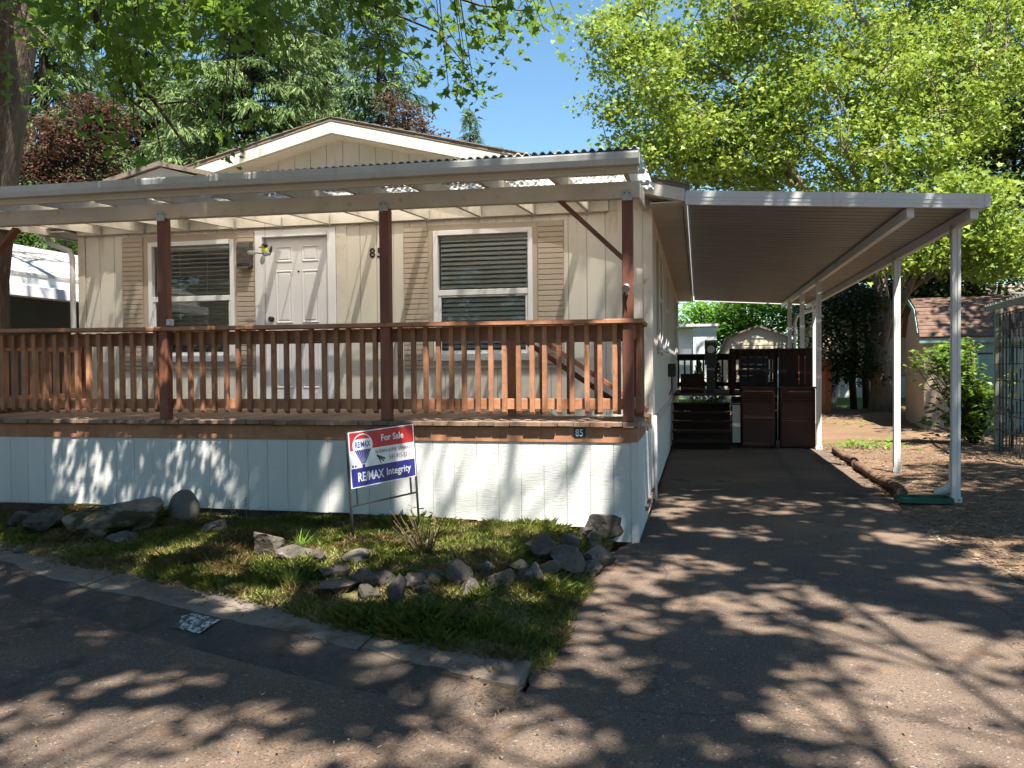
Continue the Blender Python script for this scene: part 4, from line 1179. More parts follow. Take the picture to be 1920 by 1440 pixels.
for i in range(26):
    x = 4.2 + i * .3
    MB().box(x + .004, x + .296, 31.0, 31.05, .75 + slope(31), 2.9 + slope(31)).build('wall_panel', M['shedpink'], nh)
    MB().box(x + .004, x + .296, 31.02, 31.07, slope(31) - .05, .70 + slope(31)).build('skirt_panel', M['skirt'], nh)
MB().box(4.1, 12.1, 31.06, 38, 2.85 + slope(31), 3.0 + slope(31)).build('eave', M['white'], nh)
mb = MB(); mb.prism([(30.7, 3.36), (34.4, 4.4), (38.1, 3.36), (38.1, 3.28), (30.7, 3.28)], 'x', 4.0, 12.3); mb.build('roof', M['shingle'], nh)
MB().box(4.12, 12.08, 31.08, 37.9, .35, 3.2).build('core_wall', M['shedpink'], nh)
fc = thing('board_fence', 'orange brown board fence behind the carport post', 'fence', (3.2, 24.2, slope(24)))
M['fence'] = pm('orange_fence_board', (.42, .17, .075), (.34, .135, .06), 5, (1, 1, .3), .75, vary=.15)
for i in range(8): MB().box(2.35 + i * .145, 2.485 + i * .145, 24.2, 24.22, slope(24), 1.66 + random.uniform(-.02, .02)).build('fence_board', M['fence'], fc)
for z in (.6, 1.4): MB().box(2.35, 3.5, 24.225, 24.26, z, z + .09).build('fence_rail', M['fence'], fc)

# barn shed on the right (rotated a little)
rs = thing('barn_shed', 'tan shed with brown shingle roof and pale teal door', 'shed', (4.69, 19.6, .03))
RM = Matrix.Translation((4.69, 19.6, .03)) @ Matrix.Rotation(R(-5.5), 4, 'Z')
def rbuild(mb, name, mat, parent):
    mb.v = [tuple(RM @ Vector(v)) for v in mb.v]
    return mb.build(name, mat, parent)
SWW, SDD = 4.6, 2.9
for i in range(23):
    x = i * .2
    if 1.0 < x + .1 < 2.2: continue
    rbuild(MB().box(x + .003, x + .197, 0, .03, .05, 2.12), 'wall_board', M['shedpink'], rs)
for i in range(6): rbuild(MB().box(1.0 + i * .2 + .002, 1.2 + i * .2 - .002, -.02, .01, .1, 2.0), 'door_board', M['teal'], rs)
for z in (.5, 1.65): rbuild(MB().box(1.03, 1.30, -.03, -.021, z, z + .035), 'strap_hinge', M['black'], rs)
prof_ = [(-.02, .02), (-.02, 2.12), (.52, 2.66), (SDD / 2, 2.93), (SDD - .52, 2.66), (SDD, 2.12), (SDD, .02)]
mb = MB(); mb.prism([(.031, .02), (.031, 2.1), (.54, 2.61), (SDD / 2, 2.88), (SDD - .54, 2.61), (SDD - .03, 2.1), (SDD - .03, .02)], 'x', .0, SWW); rbuild(mb, 'end_wall', M['shedpink'], rs)
for i in (1, 2, 3, 4):
    a, b = Vector(prof_[i]), Vector(prof_[i + 1]); q = (b - a).normalized(); nn = Vector((-q.y, q.x))
    if i == 1: a = a - q * .16
    mb = MB(); mb.prism([tuple(a), tuple(b), tuple(b + nn * .03), tuple(a + nn * .03)], 'x', -.10, SWW + .1)
    rf = rbuild(mb, 'roof_deck', M['brshingle'], rs)
    if i <= 2:
        nc = 8 if i == 1 else 8
        for k in range(nc):
            p0 = a.lerp(b, k / nc); p1 = a.lerp(b, (k + 1.12) / nc if k < nc - 1 else 1)
            xx = -.10 - (k % 2) * .07
            while xx < SWW + .1:
                x1_ = min(xx + random.uniform(.16, .30), SWW + .1); th = random.uniform(.010, .018)
                if x1_ - max(xx, -.1) > .02:
                    mb = MB(); mb.prism([tuple(p0 + nn * .031), tuple(p1 + nn * .031), tuple(p1 + nn * .035), tuple(p0 + nn * (.031 + th))], 'x', max(xx, -.1) + .002, x1_)
                    rbuild(mb, 'shingle', M['brshingle'], rf)
                xx = x1_
rbuild(MB().box(-.1, SWW + .1, -.13, -.10, 1.90, 2.0), 'eave_trim', M['teal'], rs)
for (i, j) in ((1, 2), (2, 3)):
    a, b = Vector(prof_[i]), Vector(prof_[j]); q = (b - a).normalized(); nn = Vector((-q.y, q.x))
    mb = MB(); mb.prism([tuple(a - nn * .10), tuple(b - nn * .10), tuple(b), tuple(a)], 'x', -.125, -.101); rbuild(mb, 'gable_trim', M['teal'], rs)

# neighbour house on the left
nl = thing('neighbour_house', 'white roofed neighbouring house beyond the porch on the left', 'house', (-10.5, 10, 0))
M['wroof'] = pm('white_roof_sheet', (.40, .385, .365), (.33, .315, .295), 3, (1, .3, 1), .6, layers=[((.40, .22, .11), 2.5, (3, .5, 1), .58, .72)], vary=.05)
M['ngrey'] = pm('dark_green_grey_wall', (.085, .10, .09), (.075, .088, .08), 3, rough=.8)
for i in range(24):
    y = 3.5 + i * .6
    mb = MB(); mb.prism([(-9.72, 2.90), (-11.95, 3.72), (-11.95, 3.76), (-9.72, 2.94)], 'y', y + .004, y + .596); mb.build('roof_sheet', M['wroof'], nl)
mb = MB(); mb.prism([(-14.2, 2.90), (-11.955, 3.72), (-11.955, 3.76), (-14.2, 2.94)], 'y', 3.5, 17.9); mb.build('roof_back', M['wroof'], nl)
MB().box(-9.76, -9.73, 3.5, 17.9, 2.78, 2.925).build('eave_board', M['skirt'], nl)
MB().box(-9.70, -9.50, 3.5, 17.9, 2.56, 2.72, .004).build('awning_fascia', M['white'], nl)
MB().box(-11.0, -9.705, 3.55, 17.85, 2.74, 2.775).build('awning_deck', M['white'], nl)
MB().box(-14.0, -10.4, 3.7, 17.7, .0, 2.73).build('wall', M['ngrey'], nl)
for y in (4.0, 8.0, 12.0, 16.0): MB().box(-9.66, -9.57, y, y + .09, .0, 2.56).build('awning_post', M['white'], nl)

# trellis arbour on the far right
tr = thing('lattice_arbour', 'metal lattice arbour with slatted roof at the right edge', 'arbour', (4.9, 15.5, .03))
M['arb'] = pm('pale_green_metal', (.20, .22, .17), (.15, .165, .13), 4, rough=.6)
M['arbd'] = pm('weathered_lattice_metal', (.035, .032, .028), (.025, .022, .02), 6, rough=.7)
A0 = Vector((4.86, 15.6, 0)); A1 = Vector((4.62, 13.2, 0)); ad = (A1 - A0).normalized(); an = Vector((1, 0, 0))
for p in (A0, A1, A0 + an * 1.8, A1 + an * 1.8):
    MB().box(p.x - .03, p.x + .03, p.y - .03, p.y + .03, -.02, 2.40, .004).build('post', M['arb'], tr)
    if p in (A0, A1): MB().box(p.x + .045, p.x + .085, p.y - .02, p.y + .02, -.02, 2.40).build('post', M['arb'], tr)
Ln = (A1 - A0).length
for i in range(1, 11):
    p = A0 + ad * (Ln * i / 11)
    MB().box(p.x - .009, p.x + .009, p.y - .009, p.y + .009, .05, 2.3).build('lattice_bar', M['arbd'], tr)
for z in np.arange(.12, 2.32, .27):
    MB().beam(A0 + Vector((-.012, 0, z)), A1 + Vector((-.012, 0, z)), .012, .014).build('lattice_bar', M['arbd'], tr)
for z in (.75, 1.9):
    MB().beam(A0 + ad * .25 + Vector((-.03, 0, z)), A0 + ad * .9 + Vector((-.03, 0, z)), .03, .05).build('gate_latch', M['black'], tr)
for i in range(1, 8):
    p = A0 + an * (1.8 * i / 8); MB().box(p.x - .009, p.x + .009, p.y - .009, p.y + .009, .05, 2.3).build('lattice_bar', M['arbd'], tr)
for z in np.arange(.12, 2.32, .54): MB().beam(A0 + Vector((0, .012, z)), A0 + an * 1.8 + Vector((0, .012, z)), .012, .014).build('lattice_bar', M['arbd'], tr)
for i in range(16):
    p = A0 + ad * (-.2 + (Ln + .4) * i / 15)
    mb = MB(); mb.beam(p + Vector((-.15, 0, 2.45)), p + Vector((2.0, 0, 2.75)), .05, .03); mb.build('roof_slat', M['arb'], tr)
MB().beam(A0 + Vector((-.06, .3, 2.40)), A1 + Vector((-.06, -.3, 2.40)), .03, .09).build('roof_edge', M['arb'], tr)

# ------------------------------------------------------------------ logs, tray, drain elbow
def logmesh(p0, p1, r, n=14):
    mb = MB(); pts = []; rr = []
    for i in range(n + 1):
        t = i / n; p = Vector(p0).lerp(Vector(p1), t)
        pts.append(p + Vector((.02 * math.sin(t * 7), 0, .012 * math.sin(t * 11)))); rr.append(r * (1 + .12 * math.sin(t * 23) + .1 * math.sin(t * 9)))
    mb.tube(pts, rr, 9); return mb
tag(logmesh((2.20, 10.1, .045), (2.21, 13.0, .05), .058).top('edging_log', M['log'], (2.2, 10.1, 0)), 'long dark log edging the driveway, end at green tray', 'log', 'driveway edging logs')
tag(logmesh((2.215, 13.05, .05), (2.25, 15.3, .055), .055).top('edging_log', M['log'], (2.2, 13.05, 0)), 'farther reddish log edging the driveway near the cabinets', 'log', 'driveway edging logs')
M['green'] = pm('green_plastic', (.012, .07, .05), (.018, .09, .065), 5, rough=.45, spec=.4)
ty = thing('splash_tray', 'green plastic splash tray at the foot of front carport post', 'tray', (2.33, 9.65, 0))
for (a, b, c, d, e, f_) in ((2.06, 2.59, 9.60, 9.85, .004, .016), (2.06, 2.59, 9.585, 9.60, .004, .062), (2.06, 2.59, 9.85, 9.865, .004, .062), (2.575, 2.59, 9.601, 9.849, .017, .062)):
    MB().box(a, b, c, d, e + .008, f_ + .008, .003).build('tray_side' if d - c < .1 else 'tray_floor', M['green'], ty)
el = MB(); el.tube([(2.66, 9.9, .5), (2.65, 9.9, .22), (2.60, 9.92, .12), (2.50, 9.96, .075)], [.035, .035, .042, .05], 10)
tag(el.top('drain_elbow', M['white'], (2.6, 9.92, .04)), 'white drain elbow behind the front carport post', 'drain pipe')
# ------------------------------------------------------------------ vegetation helpers
MAPLE = [(0, 0), (.12, -.16), (.02, -.42), (.30, -.30), (.48, -.52), (.56, -.22), (1.0, 0), (.56, .22), (.48, .52), (.30, .30), (.02, .42), (.12, .16)]
OVAL = [(0, 0), (.32, -.27), (.72, -.22), (1, 0), (.72, .22), (.32, .27)]
QUAD = [(0, 0), (.5, -.30), (1, 0), (.5, .30)]
NEED = [(0, -.04), (.5, -.09), (1, 0), (.5, .09), (0, .04)]
def leaf_mesh(name, C, S, T, mat, seed=0, bias=.6, dirs=None, droop=0.0):
    rng = np.random.default_rng(seed)
    C = np.asarray(C, float); N = len(C); S = np.broadcast_to(np.asarray(S, float), (N,))
    nrm = rng.normal(size=(N, 3)); nrm /= np.linalg.norm(nrm, axis=1)[:, None]
    nrm[:, 2] = np.abs(nrm[:, 2]); nrm = nrm * (1 - bias) + np.array([0, 0, 1]) * bias
    nrm /= np.linalg.norm(nrm, axis=1)[:, None]
    a = rng.normal(size=(N, 3)) if dirs is None else np.asarray(dirs, float) + rng.normal(size=(N, 3)) * .18
    a[:, 2] -= droop
    if dirs is None:
        a -= nrm * (a * nrm).sum(1)[:, None]
        a /= np.linalg.norm(a, axis=1)[:, None] + 1e-9
    else:
        a /= np.linalg.norm(a, axis=1)[:, None] + 1e-9
        nrm -= a * (a * nrm).sum(1)[:, None]; nrm /= np.linalg.norm(nrm, axis=1)[:, None] + 1e-9
    b = np.cross(nrm, a)
    T = np.array(T); k = len(T)
    fold = np.abs(T[:, 1]) * .35
    V = C[:, None, :] + S[:, None, None] * (T[None, :, 0, None] * a[:, None, :] + T[None, :, 1, None] * b[:, None, :] + fold[None, :, None] * nrm[:, None, :] - (T[None, :, 0, None] ** 2) * .12 * nrm[:, None, :])
    me = bpy.data.meshes.new(name)
    me.vertices.add(N * k); me.vertices.foreach_set('co', V.reshape(-1).astype(np.float32))
    me.loops.add(N * k); me.loops.foreach_set('vertex_index', np.arange(N * k, dtype=np.int32))
    me.polygons.add(N); me.polygons.foreach_set('loop_start', np.arange(0, N * k, k, dtype=np.int32))
    try: me.polygons.foreach_set('loop_total', np.full(N, k, dtype=np.int32))
    except Exception: pass
    me.update(calc_edges=True); me.validate()
    me.materials.append(mat)
    return me

def curve(p0, p1, sag=.15, n=6, rng=None, wob=.05):
    p0 = np.array(p0, float); p1 = np.array(p1, float); L = np.linalg.norm(p1 - p0)
    out = []
    w = rng.normal(size=3) * wob * L if rng is not None else np.zeros(3)
    for i in range(n + 1):
        t = i / n
        out.append(p0 + (p1 - p0) * t + np.array([0, 0, sag * L * math.sin(math.pi * t)]) + w * math.sin(math.pi * t * 1.5) * (1 - t))
    return out

def broadleaf(name, label, base, trunk, tr, blobs, ncl, lpc, ls, lm, bark, seed, clr=.42, tm=OVAL, bias=.55, group=None, limb_r=.10, gaps=None, flat=.6, extra=(), cat='tree', droop=.3, pw=.42, twr=.018):
    """trunk: list of points, tr: radii; blobs: (x,y,z,rx,ry,rz,weight)"""
    rng = np.random.default_rng(seed)
    t = thing(name, label, cat, base, group)
    mb = MB(); mb.tube(trunk, tr, 12)
    mb.build('trunk', bark, t)
    mbb = MB(); limbpts = []
    tp = np.array([list(p) for p in trunk], float)
    for p in trunk[len(trunk) // 2:]: limbpts.append(np.array(p, float))
    for (x, y, z, rx, ry, rz, w) in blobs:
        c = np.array([x, y, z - rz * .2])
        cand = [q for q in tp if q[2] < z - .2]
        src = cand[-1] if cand else tp[len(tp) // 2]
        if len(cand) > 2: src = cand[rng.integers(max(0, len(cand) - 3), len(cand))]
        cv = curve(src, c, .12, 9, rng, .06)
        rr = [lerp(limb_r, limb_r * .22, i / 9) for i in range(10)]
        mbb.tube(cv, rr, 7); limbpts += cv[2:]
        for k in range(4):                                  # secondary limbs through the blob
            d = rng.normal(size=3); d[2] = abs(d[2]) * .5; d /= np.linalg.norm(d)
            e = c + d * np.array([rx, ry, rz]) * .75
            s0 = cv[rng.integers(5, 10)]
            c2 = curve(s0, e, .08, 5, rng, .06)
            mbb.tube(c2, [lerp(limb_r * .4, .012, i / 5) for i in range(6)], 6); limbpts += c2[1:]
    LP = np.array(limbpts)
    W = np.array([b[6] for b in blobs], float); W /= W.sum()
    cl = list(map(np.array, extra))
    for i in range(ncl):
        b = blobs[rng.choice(len(blobs), p=W)]
        d = rng.normal(size=3); d /= np.linalg.norm(d)
        p = np.array(b[:3]) + d * np.array(b[3:6]) * rng.random() ** pw
        cl.append(p)
    tw = MB()
    for p in cl:
        q = LP[np.argmin(((LP - p) ** 2).sum(1) + np.where(LP[:, 2] > p[2] + .3, 1.0, 0))]
        if np.linalg.norm(q - p) < 4.5: tw.tube(curve(q, p, .06, 3, rng, .06), [twr, twr * .75, twr * .55, twr * .3], 4, cap=False)
    mbb.build('limbs', bark, t)
    tw.build('branches', bark, t, fix=False)['kind'] = 'stuff'
    cl = np.array(cl)
    n = rng.poisson(lpc, len(cl)); idx = np.repeat(np.arange(len(cl)), n)
    off = rng.normal(size=(len(idx), 3)) * clr * np.array([1, 1, flat])
    S = ls * rng.uniform(.45, 1.4, len(idx))
    if gaps:
        keep = gaps(cl[idx] + off, rng); idx = idx[keep]; off = off[keep]; S = S[keep]
    link('crown', leaf_mesh('crown', cl[idx] + off, S, tm, lm, seed + 1, bias, droop=droop), t)
    return t

def conifer(name, label, base, H, Rb, seed, lm, z0=1.5, dens=1.0, group=None, needle=.20, lean=(0, 0), slim=.9):
    rng = np.random.default_rng(seed)
    base = np.array(base, float)
    t = thing(name, label, 'tree', tuple(base), group)
    mb = MB()
    tt = [base + np.array([lean[0] * f, lean[1] * f, H * f]) for f in np.linspace(0, 1, 9)]
    mb.tube(tt, [max(.015, .016 * H * (1 - f) + .01) for f in np.linspace(0, 1, 9)], 9); mb.build('trunk', M['darkbark'], t)
    C = []; D = []; S = []; bb = MB()
    z = z0
    while z < H - .15:
        f = (z - z0) / (H - z0)
        L0 = Rb * (1 - f) ** slim + .12
        nb_ = int(rng.integers(4, 7) * dens) + 1
        for k in range(nb_):
            ang = rng.random() * 2 * math.pi; L = L0 * rng.uniform(.65, 1.12)
            d = np.array([math.cos(ang), math.sin(ang), 0])
            org = base + np.array([lean[0] * z / H, lean[1] * z / H, z + rng.uniform(-.2, .2)])
            pts = []
            up_ = rng.uniform(.0, .25) if f < .7 else rng.uniform(.25, .6)
            for s in np.linspace(0, 1, 7):
                pts.append(org + d * L * s + np.array([0, 0, L * (up_ * s - .42 * s * s + .10 * s ** 4)]))
            bb.tube(pts, [lerp(.012 + .012 * L, .004, s) for s in np.linspace(0, 1, 7)], 4, cap=False)
            nt_ = max(5, int(L * 9))
            side = np.array([-d[1], d[0], 0])
            for q in range(nt_):
                s = rng.uniform(.12, 1.0); i = min(int(s * 6), 5); p = pts[i] + (pts[i + 1] - pts[i]) * (s * 6 - i)
                sg = rng.choice([-1, 1]); tl = (.18 + .34 * L * (1 - s) * .55 + .12) * rng.uniform(.6, 1.2)
                td = d * rng.uniform(.3, .9) + side * sg * rng.uniform(.3, .9) + np.array([0, 0, rng.uniform(-.95, -.1)])
                td /= np.linalg.norm(td)
                m_ = max(4, int(tl / .042))
                for w in range(m_):
                    u = (w + rng.random()) / m_
                    C.append(p + td * tl * u + np.array([0, 0, -.22 * tl * u * u]) + rng.normal(size=3) * .03); D.append(td + np.array([0, 0, -.45 * u]) + rng.normal(size=3) * .22); S.append(needle * rng.uniform(.7, 1.3) * (.75 + .25 * min(1, L)))
        z += rng.uniform(.28, .46) / math.sqrt(dens) * (1.0 if f < .8 else .6)
    bb.build('branches', M['darkbark'], t, fix=False)['kind'] = 'stuff'
    link('crown', leaf_mesh('crown', np.array(C), np.array(S), NEED, lm, seed, .3, np.array(D)), t)
    return t

def gx(px, Y): return onY(px, 600, Y).x

# ------------------------------------------------------------------ big trees behind
gb = 'trees behind the houses'
def bl(px, py, Y, rpx, rpy, ry, w):
    p = onY(px, py, Y); s = (p - EYE).dot(fw) / F
    return (p.x, p.y, p.z, rpx * s, ry, rpy * s, w)
YM = 24.6
BGAPS = [((1.72, 26, 2.2), .45), ((1.0, 26, 1.6), .4), ((2.4, 26, 1.5), .4), ((1.7, 26, 1.2), .5), ((.3, 30, 2.0), .7), ((-.6, 30, 1.8), .7), ((4.9, 31, 1.3), .7), ((5.5, 19.6, 1.2), .5), ((3.6, 26, .3), .5), ((4.2, 27, .3), .5)]
SUV = np.array(SUN)
def gapb(P, rng):
    keep = np.ones(len(P), bool)
    for g, r in BGAPS:
        v = P - np.array(g); q = v - np.outer(v @ SUV, SUV)
        keep &= ~(((q * q).sum(1) < (r + rng.normal(size=len(P)) * .1) ** 2) & ((v @ SUV) > 0) & (rng.random(len(P)) > .25))
    return keep
tb = Vector((4.9, YM, slope(YM) - .05))
broadleaf('maple_tree', 'tall yellow green maple with pale limbs behind the carport', tuple(tb),
          [tb, tb + Vector((.0, 0, .8)), tb + Vector((-.1, 0, 1.6)), tb + Vector((-.05, 0, 2.3)), tb + Vector((-.1, 0, 3.4)), tb + Vector((-.3, 0, 5.2)), tb + Vector((-.2, .2, 7.5)), tb + Vector((.1, .2, 9.5))],
          [.42, .34, .31, .30, .20, .15, .11, .06],
          [bl(1250, 180, 24, 150, 120, 2.2, 3), bl(1180, 60, 24, 90, 75, 1.6, 1.3), bl(1230, 300, 23.5, 105, 60, 1.7, 1.3), bl(1400, 60, 24.5, 150, 130, 2.6, 3), bl(1400, 250, 23.5, 140, 90, 2.2, 2.4),
           bl(1550, 130, 24, 150, 140, 2.6, 3), bl(1600, 300, 23.2, 150, 80, 2.2, 2.2), bl(1720, 220, 24, 130, 130, 2.4, 2.6), bl(1790, 400, 22.5, 110, 80, 1.8, 1.6), bl(1720, 480, 22.2, 90, 50, 1.4, .9),
           bl(1500, -80, 25, 240, 120, 3, 2.5), bl(1380, 340, 25, 130, 40, 2.0, 1.2), bl(1880, 470, 22, 80, 60, 1.5, .9), bl(1840, 120, 24.5, 130, 150, 2.4, 2.4)],
          640, 125, .12, M['ymaple'], M['palebark'], 11, clr=.36, group=gb, limb_r=.12, flat=.38, tm=MAPLE, bias=.3, twr=.024, gaps=gapb)
b2 = Vector((gx(1775, 30), 30, slope(30)))
broadleaf('maple_tree', 'second green maple with dark straight trunk at upper right', tuple(b2),
          [b2, b2 + Vector((.1, 0, 3)), b2 + Vector((.0, 0, 6)), b2 + Vector((.15, 0, 9)), b2 + Vector((.1, 0, 13))], [.3, .24, .2, .15, .05],
          [bl(1690, 60, 30, 110, 140, 2.5, 2), bl(1830, 30, 30, 140, 160, 3, 2), bl(1880, 260, 29, 130, 130, 2.5, 2), bl(1760, -120, 30, 200, 130, 3, 2), bl(1960, 60, 30, 120, 200, 3, 2)],
          380, 70, .145, M['ymaple'], M['darkbark'], 12, clr=.36, group=gb, flat=.6, tm=MAPLE, bias=.3)
b3 = Vector((gx(1850, 27), 28, slope(27)))
broadleaf('evergreen_tree', 'dense dark evergreen filling the right background above the shed', tuple(b3), [b3, b3 + Vector((0, 0, 2.5)), b3 + Vector((.1, 0, 5)), b3 + Vector((.1, 0, 9))], [.3, .25, .18, .06],
          [bl(1800, 520, 27.5, 150, 100, 2, 2), bl(1900, 420, 27.5, 130, 150, 2, 2), bl(1700, 540, 28, 110, 70, 1.8, 1.5), bl(1930, 250, 28.5, 120, 180, 2.2, 2), bl(1780, 380, 29, 130, 110, 2, 1.5)],
          420, 46, .17, M['holly'], M['darkbark'], 13, clr=.4, group=gb)
b4 = Vector((4.25, 25.3, slope(25)))
broadleaf('holly_tree', 'dark leafy small tree with two thin trunks beside the big trunk', tuple(b4), [b4, b4 + Vector((-.05, 0, 1)), b4 + Vector((.02, 0, 2.1)), b4 + Vector((-.1, 0, 3.6))], [.10, .09, .07, .03],
          [bl(1570, 620, 24.2, 55, 60, 1.0, 2), bl(1605, 680, 24.2, 35, 40, .8, 1), bl(1540, 560, 24.6, 50, 40, 1.0, 1.2), bl(1600, 570, 24.5, 50, 50, 1, 1.4), bl(1555, 690, 24.6, 25, 30, .6, .6)],
          210, 42, .11, M['holly'], M['darkbark'], 14, clr=.22, limb_r=.03)
b4b = Vector((4.66, 25.6, slope(25)))
mb = MB(); mb.tube([b4b, b4b + Vector((-.05, 0, .9)), b4b + Vector((.03, 0, 1.7)), b4b + Vector((-.15, -.1, 3.0))], [.12, .10, .09, .05], 9)
tag(mb.top('tree_trunk', M['darkbark'], b4b), 'thin dark trunk directly left of the big maple trunk', 'tree')
b5 = Vector((gx(1390, 37), 37, slope(37)))
broadleaf('green_tree', 'bright green maple behind the barn shaped shed', tuple(b5), [b5, b5 + Vector((0, 0, 1.5)), b5 + Vector((.1, 0, 3)), b5 + Vector((0, 0, 4))], [.25, .2, .14, .06],
          [bl(1330, 600, 36, 60, 45, 1.6, 2), bl(1420, 580, 36, 80, 50, 2, 2), bl(1380, 640, 36, 70, 40, 1.6, 1.5), bl(1500, 590, 37, 70, 60, 2, 1.5), bl(1320, 520, 38, 120, 60, 2, 1.5), bl(1450, 500, 38, 120, 70, 2, 1.5)],
          330, 46, .19, M['gmaple'], M['bark'], 15, clr=.38, group=gb)

def cz0(px, Y): return (gx(px, Y), Y, slope(Y) - .1)
conifer('fir_tree', 'largest dark trunked fir rising behind the left half of roof', cz0(470, 27), 25, 5.2, 21, M['fir'], 2.5, 1.25, 'conifers behind the house', .24)
conifer('fir_tree', 'pointed blue green fir behind the right side of the ridge', cz0(715, 30), 17.0, 3.6, 22, M['firblue'], 2.5, 1.2, 'conifers behind the house', .22, slim=.75)
conifer('fir_tree', 'pale green fir at far left beside the leaning trunk', cz0(90, 26), 21, 4.2, 23, M['fir'], 2.5, 1.1, 'conifers behind the house', .24)
conifer('fir_tree', 'tall fir between the two left firs, farther back', cz0(270, 35), 27, 5.5, 24, M['firblue'], 3, 1.0, 'conifers behind the house', .28)
conifer('fir_tree', 'far fir between the largest fir and the pointed one', cz0(610, 38), 24, 4.6, 25, M['fir'], 3, 1.0, 'conifers behind the house', .28)
conifer('spruce_tree', 'small lone spruce tip against open sky above the roof', cz0(884, 46), 15.4, 2.6, 26, M['firblue'], 4, 1.0, 'conifers behind the house', .26, slim=1.0)
conifer('cedar_tree', 'low light green cedar spray in front of purple maple', cz0(125, 15.5), 5.35, 1.5, 27, M['fir'], .8, 1.3, None, .14)
b6 = Vector((gx(125, 19), 19, 0))
broadleaf('purple_maple', 'bronze purple leaved maple at left behind the gutter', tuple(b6), [b6, b6 + Vector((0, 0, 1.4)), b6 + Vector((.1, 0, 2.8)), b6 + Vector((0, 0, 4.2))], [.18, .15, .11, .05],
          [bl(110, 300, 19, 90, 90, 1.6, 3), bl(185, 235, 19.4, 45, 50, 1, 1.2), bl(60, 420, 18.5, 80, 80, 1.4, 2), bl(140, 400, 18.8, 90, 70, 1.4, 2)],
          420, 44, .11, M['pmaple'], M['darkbark'], 31, clr=.24, group='purple leaved maples')
b7 = Vector((gx(770, 25), 25, 0))
broadleaf('purple_maple', 'small purple leaved tree top peeking over the ridge', tuple(b7), [b7, b7 + Vector((0, 0, 3)), b7 + Vector((0, 0, 5)), b7 + Vector((0, 0, 6.5))], [.14, .11, .08, .03],
          [bl(765, 225, 25, 26, 34, .6, 1), bl(795, 245, 25, 22, 18, .6, .8), bl(730, 190, 25.3, 14, 20, .4, .4), bl(770, 290, 25, 30, 30, .8, .6)],
          46, 36, .11, M['pmaple'], M['darkbark'], 32, clr=.2, group='purple leaved maples')
b8 = Vector((gx(60, 16.5), 16.5, 0))
broadleaf('hedge_shrub', 'shrub with mixed green and bronze leaves behind the neighbour roof', tuple(b8), [b8, b8 + Vector((0, 0, 1.2)), b8 + Vector((0, 0, 2.6))], [.1, .08, .03],
          [bl(70, 440, 16.5, 70, 45, .9, 1), bl(110, 480, 16.8, 60, 40, .9, 1)], 110, 40, .10, M['lmaple'], M['darkbark'], 33, clr=.22, cat='shrub')

# ------------------------------------------------------------------ maple at left edge: trunk and overhanging boughs
LT = Vector((-8.42, 8.55, 0))
ov = []
rng = np.random.default_rng(5)
def addc(px, py, D, r, n):
    for i in range(int(math.ceil(n * (.7 if py < 70 else .5)))):
        ov.append(np.array(atD(px + rng.normal() * r, py + rng.normal() * r * .7, D + rng.normal() * .35)))
for px, py, D, r, n in ((80, 20, 6.5, 40, 7), (170, 30, 6.4, 45, 10), (260, 40, 6.4, 50, 13), (350, 30, 6.4, 50, 12), (440, 30, 6.6, 45, 9), (150, 110, 6.8, 38, 6), (230, 110, 6.6, 36, 7), (300, 130, 6.6, 34, 6), (380, 100, 6.8, 36, 6),
                        (430, 200, 7.2, 26, 4), (200, 240, 7.2, 22, 4), (250, 260, 7.2, 18, 2), (450, 250, 7.2, 16, 2), (130, 170, 6.9, 28, 3), (480, 40, 7, 36, 4), (240, 190, 7, 22, 3),
                        (540, 25, 7.4, 32, 5), (600, 30, 7.5, 28, 5), (660, 55, 7.6, 26, 5), (690, 20, 7.6, 26, 5), (720, 80, 7.6, 18, 3), (770, 15, 7.6, 26, 4), (820, 35, 7.7, 22, 4), (790, 130, 7.7, 16, 3), (840, 150, 7.7, 20, 4),
                        (890, 140, 7.7, 14, 3), (870, 90, 7.7, 18, 3), (900, 50, 7.7, 22, 4), (960, 55, 7.7, 20, 4), (1000, 30, 7.8, 20, 4), (1030, 70, 7.8, 13, 3), (880, 170, 7.7, 10, 2), (700, 120, 7.7, 14, 2), (1000, -30, 7.5, 40, 5), (850, -30, 7.4, 50, 6), (650, -40, 7.2, 60, 9), (400, -50, 6.6, 90, 14), (200, -50, 6.4, 90, 14)):
    addc(px, py, D, r, n)
tz = [LT, LT + Vector((.0, 0, 1.2)), LT + Vector((.03, 0, 2.6)), LT + Vector((.24, 0, 4.0)), LT + Vector((.50, 0, 5.4)), LT + Vector((.8, -.1, 7.2)), LT + Vector((1.0, -.2, 9.2))]
lt = broadleaf('maple_tree', 'big dark trunked maple at left edge, leafy boughs hanging over the roof', tuple(LT), tz, [.46, .39, .37, .36, .36, .25, .10],
               [(-7, 7, 8.4, 3.2, 2.6, 1.6, 2), (-9.5, 9.5, 9.5, 3, 3, 2, 2), (-5.0, 5.6, 7.2, 2.0, 1.6, .8, .25), (-3.2, 6.0, 6.3, 1.6, 1.3, .5, .15)], 120, 20, .085, M['hmaple'], M['bark'], 41, clr=.15, tm=MAPLE, bias=.35, limb_r=.10, extra=ov, droop=.9, twr=.011)
